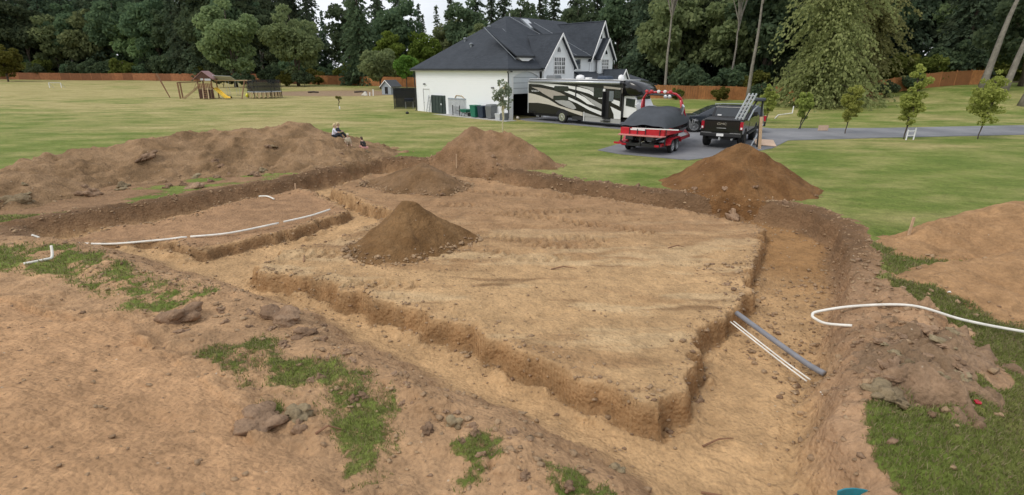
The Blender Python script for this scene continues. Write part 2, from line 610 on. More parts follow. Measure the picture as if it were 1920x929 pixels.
SPAD = [(-12.6, 13.5), (-11.0, 13.2), (-9.5, 13.3), (-8.4, 12.7), (-7.66, 13.1), (-6.47, 14.9), (-5.45, 16.7), (-7.1, 19.0),
        (-8.4, 20.0), (-9.5, 18.6), (-10.9, 15.9), (-12.2, 14.6)]
NEAR = [(-13.2, 13.3), (-10.6, 12.4), (-8.2, 11.1), (-6.0, 10.0), (-4.5, 9.1), (-3.6, 8.4), (-2.3, 7.3), (-.9, 6.2), (-.1, 5.6),
        (.9, 4.7), (2.0, 2.4), (3.7, 2.0), (3.7, -60), (-90, -60), (-90, 3.0), (-13, 10.7)]
G_LEFT = [(-16, 12.5), (-12.6, 12.2), (-11.0, 12.2), (-8.5, 10.9), (-6.6, 9.5), (-5.9, 8.5), (-6.9, 8.1), (-8.4, 9.2), (-10.4, 10.2), (-16, 10.6)]
G_MID = [(-5.2, 6.8), (-4.3, 7.6), (-3.4, 7.15), (-2.5, 6.6), (-1.75, 6.3), (-1.4, 5.75), (-1.35, 5.25), (-1.3, 4.5), (-1.75, 4.6), (-2.1, 5.0), (-2.5, 5.45), (-3.3, 5.95), (-4.2, 6.2)]
G_BITS = [(-.35, 4.85, .30), (-.42, 4.4, .22), (.62, 4.36, .28), (1.0, 4.3, .16), (-1.55, 4.55, .33), (-3.05, 5.45, .25), (-6.2, 9.3, .5)]
BANK_LINE = [(-30, 12.5), (-10.6, 9.3), (-6.6, 7.9), (-4.6, 6.6), (-3.2, 5.4), (-1.7, 4.1), (-.6, 2.6), (1.2, .4), (3.5, -4.0)]
BANK = BANK_LINE + [(3.5, -60), (-90, -60), (-90, 9)]
TRACKS = [[(-5.33, 12.03), (-4.79, 11.99), (-4.11, 11.95)], [(-3.57, 10.18), (-2.75, 10.12), (-2.0, 10.06)],
          [(-1.82, 18.99), (0.59, 18.3), (2.69, 17.97)], [(-2.57, 17.12), (-1.09, 16.98), (0.52, 16.08), (1.4, 16.21)],
          [(-1.04, 16.08), (0.34, 15.63), (1.63, 15.03), (2.94, 14.2)], [(1.93, 14.86), (2.99, 14.47), (4.04, 13.69)],
          [(-1.23, 14.1), (0.0, 13.22), (1.12, 12.68), (1.97, 12.77), (2.77, 12.56)],
          [(-1.25, 12.56), (-0.4, 12.15), (0.52, 11.76), (1.31, 11.84)],
          [(0.58, 13.22), (1.77, 13.45), (2.57, 12.99), (2.59, 12.35)], [(0.69, 15.95), (2.45, 16.28), (3.71, 15.63)]]


def terrain(X, Y, full=True):
    """height and surface masks of the ground; works on arrays"""
    X = np.asarray(X, dtype=np.float64)
    Y = np.asarray(Y, dtype=np.float64)
    far = np.hypot(X, Y)
    # the field climbs gently towards the wood, more steeply on the right beyond the drive
    z = 0.0135 * np.clip(Y - 50, 0, 110)
    z = z + 2.1 * sstep(32, 58, X) * sstep(44, 70, Y) + 0.35 * fbm(X / 30, Y / 30, 2, 3) * sstep(45, 80, far) * (1 - sstep(24, 36, X) * 0.7)
    z = z + 0.035 * fbm(X / 2.2, Y / 2.2, 3, 1) * (1 - sstep(22, 30, far))
    dirt = np.zeros_like(X)
    pit = (X > -20) & (X < 14) & (Y > -2) & (Y < 30)
    exd = np.full(X.shape, -50.0)
    pd = np.full(X.shape, -50.0)
    sp = np.full(X.shape, -50.0)
    bank = np.full(X.shape, -50.0)
    nearz = np.full(X.shape, -50.0)
    grass = np.ones_like(X)
    if pit.any():
        x, y = X[pit], Y[pit]
        wx = x + 0.16 * fbm(x / .8, y / .8, 3, 2) + 0.05 * vnoise(x / .17, y / .17, 5)
        wy = y + 0.16 * fbm(x / .8, y / .8, 3, 4) + 0.05 * vnoise(x / .17, y / .17, 6)
        e, w = poly_sd(wx, wy, [(a, b) for a, b, c in OUT], [c for a, b, c in OUT])
        exd[pit] = e
        fl = -.66 + .07 * fbm(x / 1.6, y / 1.6, 4, 1) + .022 * fbm(x / .22, y / .22, 3, 3)
        fl = fl + .16 * sstep(-6, -10.5, x) + .1 * sstep(6.0, 8.2, x)
        # bucket scrapes along the trench floors
        cr1 = x * .55 + y * .83 + .10 * fbm(x / 1.5, y / 1.5, 2, 3)
        cr2 = x * .85 - y * .53 + .10 * fbm(x / 1.5, y / 1.5, 2, 4)
        cr = np.where(x > 3.2, cr2, cr1)
        fl = fl + .022 * (np.abs(((cr / .17) % 1.0) - .5) * 2 - .5) * np.clip(.5 + fbm(x / 1.2, y / 1.2, 2, 5) * 2, 0, 1)
        # spill along the lip
        lip = np.exp(-((e + .35) / .42) ** 2)
        lump = np.clip(ridged(x / .55, y / .55, 4, 2), 0, 1) * .5 + crumble(x, y, .26, 1) * .6
        zz = z[pit] + lip * (.02 + .17 * lump) * np.where((x > 3) | (y > 14), 1.0, .12)
        right = sstep(3.0, 5.0, x) * np.exp(-((e + .9) / .75) ** 2) * sstep(17, 12, y)
        zz = zz + right * (.04 + (.20 * np.clip(ridged(x / .8, y / .8, 4, 6), 0, 1) + .24 * crumble(x, y, .27, 3)) * sstep(10.5, 8.0, y))
        k = sstep(0, 1, e / np.maximum(w, .05))
        wall = np.clip(1 - np.abs(k - .5) * 2, 0, 1)
        zz = zz * (1 - k) + fl * k + wall * (.10 * (crumble(x, y, .24, 5) - .5))
        # undisturbed pads left standing in the dig
        for poly, pz, store in ((PAD, -.17, pd), (SPAD, -.31, sp)):
            jx = wx + .11 * vnoise(x / .35, y / .35, 3) + .05 * (crumble(x, y, .28, 3) - .5)
            jy = wy + .11 * vnoise(x / .35, y / .35, 7) + .05 * (crumble(x, y, .28, 4) - .5)
            d = poly_sd(jx, jy, poly)
            store[pit] = d
            top = pz + .05 * fbm(x / 2.5, y / 1.4, 3, 2) + .026 * fbm(x / .3, y / .22, 3, 5)
            top = top - .03 * np.clip(ridged(x / 1.8, y / .55, 3, 1) - .45, 0, 1)
            top = top + np.exp(-((d - .22) / .20) ** 2) * (.10 * np.clip(fbm(x / .5, y / .5, 3, 4), 0, 1) + .045 * crumble(x, y, .16, 2))
            if store is pd:
                # a few broad scrape ledges and the tyre tread prints
                top = top + .025 * np.sign(np.sin(y * 2.1 + 1.5 * fbm(x / 3, y / 3, 2, 3))) * sstep(7.5, 9, y) * .5
                for path in TRACKS:
                    s0 = 0.0
                    for (ax, ay), (bx, by) in zip(path[:-1], path[1:]):
                        Ls = math.hypot(bx - ax, by - ay)
                        tx, ty = (bx - ax) / Ls, (by - ay) / Ls
                        s = (x - ax) * tx + (y - ay) * ty
                        q = -(x - ax) * ty + (y - ay) * tx
                        mk = (s > 0) & (s < Ls) & (np.abs(q) < .24)
                        tread = np.sign(np.sin((s + s0 + .55 * np.abs(q)) * 2 * math.pi / .27))
                        top = np.where(mk, top + (.042 * tread - .03) * np.clip(.6 + 1.4 * fbm(x / .7, y / .7, 2, 4), 0, 1.1), top)
                        s0 += Ls
            kk = sstep(-.11, .02, d)
            foot = np.exp(-((d + .20) / .13) ** 2) * (np.clip(vnoise(x / .35, y / .35, 2), 0, 1) * .16 + .06 * crumble(x, y, .14, 4))
            wl_ = np.clip(1 - np.abs(kk - .5) * 2, 0, 1)
            zz = np.where(d > -1, zz * (1 - kk) + top * kk + foot * (1 - kk) + wl_ * .34 * (crumble(x, y, .20, 6) - .6), zz)
        z[pit] = zz
        gl = poly_sd(x + .3 * fbm(x / .6, y / .6, 3, 1), y + .3 * fbm(x / .6, y / .6, 3, 2), G_LEFT)
        gm = poly_sd(x + .35 * fbm(x / .5, y / .5, 4, 3), y + .35 * fbm(x / .5, y / .5, 4, 4), G_MID)
        gb = np.full(x.shape, -9.0)
        for bx, by, br in G_BITS:
            gb = np.maximum(gb, br - np.hypot(x - bx, y - by) - .22 * fbm(x / .25, y / .25, 3, 5))
        nz = poly_sd(x, y, NEAR)
        nearz[pit] = nz
        thin = np.clip(.62 + .9 * fbm(x / .45, y / .45, 4, 7), 0, .68)
        patch = np.maximum(sstep(-.25, .35, gl), np.maximum(sstep(-.15, .3, gm), sstep(-.08, .12, gb))) * thin
        # lawn right up to a ragged edge near the lip
        edge = -.35 - .55 * np.clip(.5 + fbm(x / .9, y / .9, 3, 6), 0, 1) - .95 * sstep(3, 5, x) * sstep(9.5, 7.8, y) * sstep(5.3, 6.1, y) * np.clip(.5 + fbm(x / 1.1, y / 1.1, 3, 3) * 1.6, 0, 1.2)
        edge = np.where((x > 3) & (y < 6.2), edge * (.3 + .7 * sstep(5.3, 6.1, y)), edge)
        g = sstep(.12, -.12, e - edge)
        g = np.where(nz > .0, patch, g)
        strip = sstep(-6, -8, x) * sstep(12.9, 13.8, y) * np.clip(.62 + fbm(x / 1.3, y / .8, 3, 5) * 1.6, 0, 1) * .95
        grass[pit] = np.clip(g - strip, 0, 1)
    bpart = (X > -90) & (X < 8) & (Y < 16) & (Y > -60)
    if bpart.any():
        x, y = X[bpart], Y[bpart]
        b = poly_sd(x + .3 * fbm(x / 1.2, y / 1.2, 2, 1), y + .3 * fbm(x / 1.2, y / 1.2, 2, 2), BANK)
        bank[bpart] = b
        h = .33 * np.clip(b, 0, 3.2) + .05 * sstep(-.2, .3, b)
        z[bpart] += h + sstep(-.3, .4, b) * (.07 * fbm(x / .9, y / .9, 4, 4) + .025 * fbm(x / .16, y / .12, 3, 5) + .05 * np.clip(crumble(x, y, .13, 2) - .5, 0, 1) * sstep(.1, .4, fbm(x / .8, y / .8, 2, 1)))
        grass[bpart] *= sstep(.12, -.1, b)
        nr = (nearz[bpart] > 0) & (b < .3)
        rough = .07 * fbm(x / .6, y / .6, 4, 6) + .05 * np.clip(ridged(x / .5, y / .5, 4, 3) - .35, 0, 1) + .15 * crumble(x, y, .19, 5) * np.clip(.40 + fbm(x / .7, y / .7, 3, 2) * 1.6, 0, 1)
        z[bpart] += np.where(nr, rough, 0) * sstep(.0, .5, nearz[bpart])
    if not full:
        return z
    return z, grass, exd, pd, sp, bank, nearz


def axis_coords(core0, core1, step, grow, lo, hi, cap=30.0):
    c = list(np.arange(core0, core1 + 1e-6, step))
    s, p = step, c[-1]
    while p < hi:
        s = min(s * grow, cap)
        p += s
        c.append(p)
    s, p, pre = step, c[0], []
    while p > lo:
        s = min(s * grow, cap)
        p -= s
        pre.append(p)
    return np.array(pre[::-1] + c)


gx = axis_coords(-8.5, 9.0, .043, 1.035, -700, 700)
gy1 = list(np.arange(2.4, 9.0, .036))
s_, p_ = .036, gy1[-1]
while p_ < 900:
    s_ = min(s_ * (1.008 if p_ < 26 else 1.07), 40)
    p_ += s_
    gy1.append(p_)
pre, s_, p_ = [], .04, 2.4
while p_ > -80:
    s_ *= 1.2
    p_ -= s_
    pre.append(p_)
gy = np.array(pre[::-1] + gy1)
GX, GY = np.meshgrid(gx, gy)
Z, GRASS, EXD, PD, SPD, BNK, NRZ = terrain(GX, GY)



def bilinear(ax, ay, Zg, x, y, out=None):
    i = int(np.searchsorted(ax, x)) - 1
    j = int(np.searchsorted(ay, y)) - 1
    if i < 0 or j < 0 or i >= len(ax) - 1 or j >= len(ay) - 1:
        return out
    u, v = (x - ax[i]) / (ax[i + 1] - ax[i]), (y - ay[j]) / (ay[j + 1] - ay[j])
    return float((Zg[j, i] * (1 - u) + Zg[j, i + 1] * u) * (1 - v) + (Zg[j + 1, i] * (1 - u) + Zg[j + 1, i + 1] * u) * v)


def gz(x, y):
    return bilinear(gx, gy, Z, x, y, 0.0)


# ---- soil colours by what was dug where, shade painted on pad walls (linear albedo)
def C3(*c):
    return np.array(c)[None, None, :]


sand, ochre, top_soil, bank_soil = C3(.470, .330, .196), C3(.495, .345, .205), C3(.150, .097, .060), C3(.490, .320, .196)
n1 = fbm(GX / 1.7, GY / 1.1, 4, 2)[..., None]
n2 = fbm(GX / .35, GY / .25, 3, 5)[..., None]
soil = np.broadcast_to(C3(.27, .18, .115), GX.shape + (3,)).copy()
soil = soil * (1 + .18 * n1)


RIGHT_NEAR = sstep(2.5, 4.0, GX) * sstep(12.5, 9.5, GY)


def blend(base, colour, k):
    return base * (1 - k[..., None]) + colour * k[..., None]


soil = blend(soil, C3(.40, .275, .185) * (1 + .2 * n1), RIGHT_NEAR)
soil = blend(soil, C3(.425, .290, .185) * (1 + .22 * n1 + .12 * n2), sstep(-.9, .2, NRZ))
soil = blend(soil, bank_soil * (1 + .13 * n1 + .07 * n2), sstep(-.2, .5, BNK))
floor_c = ochre * (1 + .16 * n1 + .08 * n2)
floor_c = blend(floor_c, C3(.325, .200, .100) * (1 + .16 * n1), sstep(4.6, 7.2, GX + .8 * n1[..., 0]) * sstep(8.2, 12.5, GY))
soil = blend(soil, floor_c, sstep(.10, .5, EXD - .7 * sstep(13.5, 12, GY) * sstep(2.5, 1.5, GX)))
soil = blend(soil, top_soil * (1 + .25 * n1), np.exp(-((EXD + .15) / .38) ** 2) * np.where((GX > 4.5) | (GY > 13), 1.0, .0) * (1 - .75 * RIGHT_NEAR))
padc = sand * (1 + .13 * n1 + .07 * n2)
padc = blend(padc, C3(.34, .225, .13), np.clip(.12 + fbm(GX / 2.6, GY / .6, 4, 6) * 2.2, 0, .85))
padc = blend(padc, C3(.56, .44, .29), np.clip(fbm(GX / 1.9, GY / .5, 4, 3) * 2.2 - .25, 0, .6))
padc = blend(padc, C3(.24, .155, .09), np.clip(fbm(GX / 1.4, GY / .28, 4, 1) * 2.6 - .95, 0, .8))
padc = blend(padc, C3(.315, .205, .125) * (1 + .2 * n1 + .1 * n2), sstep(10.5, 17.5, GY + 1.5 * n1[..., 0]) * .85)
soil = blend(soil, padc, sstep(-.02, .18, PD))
soil = blend(soil, C3(.275, .172, .092) * (1 + .3 * n2), np.clip(1.4 - np.abs(PD + .07) / .09, 0, 1) * .9)  # pad walls: damp exposed earth, with the walls' shade also put into the colour
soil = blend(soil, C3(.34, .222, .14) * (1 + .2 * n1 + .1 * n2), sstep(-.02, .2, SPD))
soil = blend(soil, C3(.215, .135, .075) * (1 + .3 * n2), np.clip(1.4 - np.abs(SPD + .07) / .10, 0, 1) * .9)  # small pad's walls, their shade put into the colour as well
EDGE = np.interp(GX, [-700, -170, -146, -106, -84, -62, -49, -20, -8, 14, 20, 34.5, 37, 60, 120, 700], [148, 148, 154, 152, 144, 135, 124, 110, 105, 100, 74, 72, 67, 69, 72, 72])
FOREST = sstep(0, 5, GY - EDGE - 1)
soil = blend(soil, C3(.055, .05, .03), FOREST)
GRASS = GRASS * (1 - FOREST * .85)
# a worn, bare corner of the field behind the garage
bare = sstep(10, 4, np.hypot((GX + 30) / 2.2, (GY - 92) / 1.3)) * .75
GRASS = GRASS * (1 - bare)
soil = blend(soil, C3(.30, .24, .18), bare)

ny, nx = GX.shape
soil = soil * C3(1.06, .965, .82)
Vg = np.stack([GX, GY, Z], -1).reshape(-1, 3)
idx = np.arange(nx * ny).reshape(ny, nx)
Fg = np.stack([idx[:-1, :-1], idx[:-1, 1:], idx[1:, 1:], idx[1:, :-1]], -1).reshape(-1, 4)
me = np_mesh('ground', Vg, Fg, smooth=True)
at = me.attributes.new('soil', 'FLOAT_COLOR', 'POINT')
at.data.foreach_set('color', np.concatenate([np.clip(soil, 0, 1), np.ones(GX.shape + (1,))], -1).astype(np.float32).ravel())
at = me.attributes.new('turf', 'FLOAT', 'POINT')
at.data.foreach_set('value', GRASS.astype(np.float32).ravel())


def soil_detail(nt, base, pos, tint=1.0):
    """grain, crumbs and pale pebbles common to every bare soil; returns colour and height sockets"""
    N, L = nt.nodes, nt.links
    n_a = nd(N, 'ShaderNodeTexNoise', Scale=2.3, Detail=8.0, Roughness=0.68)
    n_b = nd(N, 'ShaderNodeTexNoise', Scale=14.0, Detail=6.0, Roughness=0.7)
    vo = nd(N, 'ShaderNodeTexVoronoi', Scale=16.0, Randomness=1.0)
    vp = nd(N, 'ShaderNodeTexVoronoi', Scale=7.0, Randomness=1.0)
    vl = nd(N, 'ShaderNodeTexVoronoi', Scale=5.5, Randomness=1.0)
    for n in (n_a, n_b, vo, vp, vl):
        L.new(pos, n.inputs['Vector'])
    c = mix_rgb(nt, base, (0.62, 0.62, 0.62), maprange(nt, n_a.outputs['Fac'], 0.35, 0.70, 0.0, 0.0))
    c = mix_rgb(nt, c, maprange_col(nt, n_a.outputs['Fac'], 0.30, 0.72, 0.74, 1.22), 1.0, 'MULTIPLY')
    c = mix_rgb(nt, c, maprange_col(nt, n_b.outputs['Fac'], 0.30, 0.72, 0.80, 1.18), 1.0, 'MULTIPLY')
    dark = maprange(nt, vo.outputs['Distance'], 0.05, 0.32, 1.0, 0.0)
    pick = nd(N, 'ShaderNodeSeparateColor')
    L.new(vo.outputs['Color'], pick.inputs[0])
    pk = maprange(nt, pick.outputs[0], 0.74, 0.82, 0.0, 0.32)
    mu = nd(N, 'ShaderNodeMath', operation='MULTIPLY')
    L.new(dark, mu.inputs[0])
    L.new(pk, mu.inputs[1])
    c = mix_rgb(nt, c, (0.13, 0.085, 0.05), mu.outputs[0])
    peb = maprange(nt, vp.outputs['Distance'], 0.06, 0.13, 1.0, 0.0)
    pick2 = nd(N, 'ShaderNodeSeparateColor')
    L.new(vp.outputs['Color'], pick2.inputs[0])
    pk2 = maprange(nt, pick2.outputs[1], 0.86, 0.90, 0.0, 0.75)
    mu2 = nd(N, 'ShaderNodeMath', operation='MULTIPLY')
    L.new(peb, mu2.inputs[0])
    L.new(pk2, mu2.inputs[1])
    c = mix_rgb(nt, c, (0.55, 0.47, 0.36), mu2.outputs[0])
    # relief
    h1 = nd(N, 'ShaderNodeMath', operation='MULTIPLY')
    h1.inputs[1].default_value = 0.55
    L.new(n_b.outputs['Fac'], h1.inputs[0])
    h2 = nd(N, 'ShaderNodeMath', operation='ADD')
    L.new(h1.outputs[0], h2.inputs[0])
    L.new(n_a.outputs['Fac'], h2.inputs[1])
    h3 = nd(N, 'ShaderNodeMath', operation='MULTIPLY_ADD')
    L.new(vo.outputs['Distance'], h3.inputs[0])
    h3.inputs[1].default_value = -0.5
    L.new(h2.outputs[0], h3.inputs[2])
    h4 = nd(N, 'ShaderNodeMath', operation='MULTIPLY_ADD')
    L.new(vl.outputs['Distance'], h4.inputs[0])
    h4.inputs[1].default_value = -0.7
    L.new(h3.outputs[0], h4.inputs[2])
    return c, h4.outputs[0]


def maprange_col(nt, val, a, b, c, d):
    r_ = maprange(nt, val, a, b, c, d)
    n = nt.nodes.new('ShaderNodeCombineColor')
    for i in range(3):
        nt.links.new(r_, n.inputs[i])
    return n.outputs[0]


def mat_ground():
    m, nt, N, L, B = new_mat('ground_soil_and_lawn')
    geo = N.new('ShaderNodeNewGeometry')
    pos = geo.outputs['Position']
    a_s = nd(N, 'ShaderNodeAttribute', attribute_name='soil')
    a_t = nd(N, 'ShaderNodeAttribute', attribute_name='turf')
    sc, sh = soil_detail(nt, a_s.outputs['Color'], pos)
    # lawn: green and dried-out patches at several sizes
    big = nd(N, 'ShaderNodeTexNoise', Scale=0.085, Detail=5.0, Roughness=0.55, Distortion=0.6)
    mid = nd(N, 'ShaderNodeTexNoise', Scale=0.55, Detail=6.0, Roughness=0.6)
    fine = nd(N, 'ShaderNodeTexNoise', Scale=18.0, Detail=6.0, Roughness=0.75)
    mp = N.new('ShaderNodeMapping')
    mp.inputs['Rotation'].default_value = (0, 0, R(12))
    mp.inputs['Scale'].default_value = (0.55, 1.0, 1.0)
    L.new(pos, mp.inputs['Vector'])
    L.new(mp.outputs['Vector'], big.inputs['Vector'])
    L.new(mp.outputs['Vector'], mid.inputs['Vector'])
    L.new(pos, fine.inputs['Vector'])
    green = mix_rgb(nt, (0.138, 0.190, 0.036), (0.232, 0.262, 0.066), maprange(nt, mid.outputs['Fac'], 0.35, 0.65, 0, 1))
    dry = mix_rgb(nt, (0.330, 0.285, 0.110), (0.440, 0.370, 0.165), maprange(nt, mid.outputs['Fac'], 0.35, 0.68, 0, 1))
    ad = nd(N, 'ShaderNodeMath', operation='MULTIPLY_ADD')
    L.new(mid.outputs['Fac'], ad.inputs[0])
    ad.inputs[1].default_value = 0.45
    L.new(big.outputs['Fac'], ad.inputs[2])
    # the far field has had less water than the lawn round the house
    sp = N.new('ShaderNodeSeparateXYZ')
    L.new(pos, sp.inputs[0])
    drift = maprange(nt, sp.outputs['Y'], 20, 75, -0.07, 0.19)
    drl = maprange(nt, sp.outputs['X'], 0, 30, 1.0, 0.25)
    dm = nd(N, 'ShaderNodeMath', operation='MULTIPLY')
    L.new(drift, dm.inputs[0])
    L.new(drl, dm.inputs[1])
    ad2 = nd(N, 'ShaderNodeMath', operation='ADD')
    L.new(ad.outputs[0], ad2.inputs[0])
    L.new(dm.outputs[0], ad2.inputs[1])
    lawn = mix_rgb(nt, green, dry, maprange(nt, ad2.outputs[0], 0.64, 0.90, 0.0, 1.0))
    lawn = mix_rgb(nt, lawn, maprange_col(nt, fine.outputs['Fac'], 0.3, 0.72, 0.62, 1.32), 1.0, 'MULTIPLY')
    tuft = nd(N, 'ShaderNodeTexNoise', Scale=3.2, Detail=5.0, Roughness=0.7)
    L.new(pos, tuft.inputs['Vector'])
    lawn = mix_rgb(nt, lawn, maprange_col(nt, tuft.outputs['Fac'], 0.3, 0.7, 0.76, 1.24), 1.0, 'MULTIPLY')
    # ragged turf edge
    ed = nd(N, 'ShaderNodeTexNoise', Scale=9.0, Detail=5.0, Roughness=0.7)
    L.new(pos, ed.inputs['Vector'])
    su = nd(N, 'ShaderNodeMath', operation='ADD')
    L.new(a_t.outputs['Fac'], su.inputs[0])
    L.new(maprange(nt, ed.outputs['Fac'], 0.25, 0.75, -0.35, 0.35), su.inputs[1])
    fac = maprange(nt, su.outputs[0], 0.38, 0.62, 0.0, 1.0)
    L.new(mix_rgb(nt, sc, lawn, fac), B.inputs['Base Color'])
    hm = nd(N, 'ShaderNodeMix')
    L.new(fac, hm.inputs[0])
    L.new(sh, hm.inputs[2])
    L.new(fine.outputs['Fac'], hm.inputs[3])
    bp = nd(N, 'ShaderNodeBump', Strength=0.9, Distance=0.06)
    L.new(hm.outputs[0], bp.inputs['Height'])
    L.new(bp.outputs['Normal'], B.inputs['Normal'])
    B.inputs['Roughness'].default_value = 0.95
    B.inputs['Specular IOR Level'].default_value = 0.15
    return m


M['ground'] = mat_ground()
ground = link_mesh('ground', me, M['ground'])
tag(ground, kind='structure')


def mat_soil(name, col, tint2, moist=0.5):
    m, nt, N, L, B = new_mat(name)
    geo = N.new('ShaderNodeNewGeometry')
    pos = geo.outputs['Position']
    n0 = nd(N, 'ShaderNodeTexNoise', Scale=0.9, Detail=5.0, Distortion=0.5)
    L.new(pos, n0.inputs['Vector'])
    base = mix_rgb(nt, col, tint2, maprange(nt, n0.outputs['Fac'], 0.42, 0.58, 0, 1))
    base = mix_rgb(nt, base, maprange_col(nt, n0.outputs['Fac'], 0.36, 0.44, 0.78, 1.0), 1.0, 'MULTIPLY')
    c, h = soil_detail(nt, base, pos)
    L.new(c, B.inputs['Base Color'])
    bp = nd(N, 'ShaderNodeBump', Strength=0.85, Distance=0.06)
    L.new(h, bp.inputs['Height'])
    L.new(bp.outputs['Normal'], B.inputs['Normal'])
    B.inputs['Roughness'].default_value = 0.95
    B.inputs['Specular IOR Level'].default_value = 0.15
    return m


M['heap_grey'] = mat_soil('topsoil_heap', (0.240, 0.150, 0.078), (0.320, 0.205, 0.112))
M['heap_brown'] = mat_soil('subsoil_heap', (0.235, 0.140, 0.072), (0.290, 0.178, 0.098))
M['heap_red'] = mat_soil('red_brown_heap', (0.225, 0.118, 0.048), (0.165, 0.082, 0.032))
M['heap_mid'] = mat_soil('brown_sand_heap', (0.195, 0.115, 0.056), (0.240, 0.148, 0.078))
M['heap_pale'] = mat_soil('pale_brown_heap', (0.425, 0.252, 0.124), (0.350, 0.205, 0.100))
M['heap_damp'] = mat_soil('damp_sand_heap', (0.180, 0.100, 0.042), (0.230, 0.134, 0.060))
M['heap_sod'] = mat_soil('torn_sod_spoil', (0.335, 0.220, 0.135), (0.255, 0.168, 0.10))
M['clod'] = mat_soil('clod_soil', (0.265, 0.170, 0.105), (0.340, 0.225, 0.142))
M['clod_sod'] = mat_soil('clod_with_dead_turf', (0.255, 0.190, 0.112), (0.315, 0.250, 0.150))
M['clod_pale'] = mat_soil('pale_crumbs', (0.45, 0.31, 0.185), (0.35, 0.235, 0.14))


def heap_fn(ridge, slope, seed, rough=.12, lumps=.0, back=1.0):
    """height of a tipped heap: steepest descent from a ridge line [(x, y, h)] at the angle of repose"""
    def h(x, y):
        wx = x + .35 * fbm(x / 1.6, y / 1.6, 3, seed)
        wy = y + .35 * fbm(x / 1.6, y / 1.6, 3, seed + 1)
        best = np.full(np.shape(x), -9.0)
        for (ax, ay, ah), (bx, by, bh) in zip(ridge[:-1], ridge[1:]):
            dx, dy = bx - ax, by - ay
            t = np.clip(((wx - ax) * dx + (wy - ay) * dy) / (dx * dx + dy * dy), 0, 1)
            d = np.hypot(wx - ax - t * dx, wy - ay - t * dy)
            d = np.where(wy > ay + t * dy, d * back, d)          # some heaps are steeper behind
            hh = ah * (1 - t) + bh * t
            prof = hh - slope * (np.sqrt(d * d + .02) - .141)
            best = np.maximum(best, prof)
        soft = np.where(best < .12, .12 - (.12 - best) * .7, best)      # flatter toe
        out = soft + rough * fbm(x / .9, y / .9, 4, seed + 2) + rough * .25 * fbm(x / .2, y / .2, 3, seed + 3) + .035 * np.clip(crumble(x, y, .17, seed) - .45, 0, 1) * sstep(.6, .05, best)
        if lumps:
            out = out + lumps * (np.clip(ridged(x / .8, y / .8, 4, seed + 1) - .3, 0, 1) + 1.3 * (crumble(x, y, .45, seed) - .4) * np.clip(.3 + fbm(x / 1.5, y / 1.5, 3, seed) * 2, 0, 1))
        return out - .02
    return h


HEAPS = []
HEAP_GRIDS = []


def heap(ridge, slope, seed, mat, label, step=.08, rough=.12, lumps=.0, margin=3.5, back=1.0):
    h = heap_fn(ridge, slope, seed, rough, lumps, back)
    xs = [p[0] for p in ridge]
    ys = [p[1] for p in ridge]
    ax = np.arange(min(xs) - margin, max(xs) + margin, step)
    ay = np.arange(min(ys) - margin, max(ys) + margin, step)
    X, Y = np.meshgrid(ax, ay)
    hh = h(X, Y)
    base = terrain(X, Y, False)
    Zv = np.where(hh > -.12, base + hh, base - .12)
    n_y, n_x = X.shape
    ii = np.arange(n_x * n_y).reshape(n_y, n_x)
    F = np.stack([ii[:-1, :-1], ii[:-1, 1:], ii[1:, 1:], ii[1:, :-1]], -1).reshape(-1, 4)
    keep = (hh.ravel()[F] > -.12).any(axis=1)
    F = F[keep]
    used = np.unique(F)
    remap = np.full(n_x * n_y, -1)
    remap[used] = np.arange(len(used))
    V = np.stack([X, Y, Zv], -1).reshape(-1, 3)[used]
    o = link_mesh('dirt_heap', np_mesh('dirt_heap', V, remap[F], True), mat)
    tag(o, label, 'dirt heap', 'heaps of dug soil round the excavation')
    HEAPS.append(h)
    HEAP_GRIDS.append((ax, ay, hh))
    return h


heap([(-19.5, 15.0, .55), (-17.6, 17.6, .85), (-18.0, 19.6, .95), (-17.5, 21.2, 1.05), (-16.3, 22.7, 1.3), (-15.2, 24.2, 1.42), (-13.7, 25.0, 1.42), (-12.1, 25.9, 1.48),
      (-11.1, 26.4, 1.72), (-10.35, 26.4, 1.35), (-9.4, 26.4, .68), (-8.1, 26.4, .16), (-6.6, 26.2, .02)], .37, 1, M['heap_grey'],
     'long grey-brown topsoil heap along the left side, people sitting on its end', .085, .17, .20)
heap([(-3.1, 25.8, .2), (-2.3, 24.9, 1.2), (-1.9, 24.7, 1.64), (-1.2, 24.4, 1.42), (-.1, 24.1, 1.36), (.5, 23.9, 1.12), (.9, 23.7, .85)], .80, 2, M['heap_brown'],
     'brown flat-topped soil heap at the back of the dig, below the garage bins', .07, .16, .12)
heap([(6.4, 20.0, .25), (7.3, 19.5, .85), (8.3, 19.0, 1.58), (9.1, 18.9, 1.42), (9.6, 18.8, 1.0)], .68, 3, M['heap_red'],
     'pointed red-brown soil heap on the lawn in front of the black pickup', .06, .11, .06)
heap([(9.3, 11.6, .12), (10.2, 12.3, .30), (11.8, 12.8, .70), (12.9, 12.9, .96), (13.6, 13.0, 1.0), (17.0, 13.0, 1.02), (14.6, 10.8, .82), (12.0, 10.6, .62), (10.2, 10.3, .42), (9.0, 9.9, .24), (9.3, 8.7, .26), (10.8, 7.6, .36)], .34, 4, M['heap_pale'],
     'broad pale brown soil heap running off the right edge of the picture', .07, .08, .10, 4.0, 2.4)
heap([(-3.4, 12.3, .28), (-3.0, 12.6, .70), (-2.66, 12.85, 1.14), (-2.35, 13.0, .84), (-1.95, 13.05, .58), (-1.5, 13.25, .34)], .86, 5, M['heap_damp'],
     'steep damp sand heap with a sharp peak in the middle of the pad', .045, .09, .05, 2.5)
heap([(-5.6, 20.4, .18), (-4.8, 20.2, .42), (-4.1, 20.1, .62), (-3.3, 20.0, .96), (-2.7, 20.0, .6), (-2.0, 20.1, .25)], .66, 6, M['heap_mid'],
     'low damp sand heap at the back left of the pad', .06, .08, .04, 2.5)
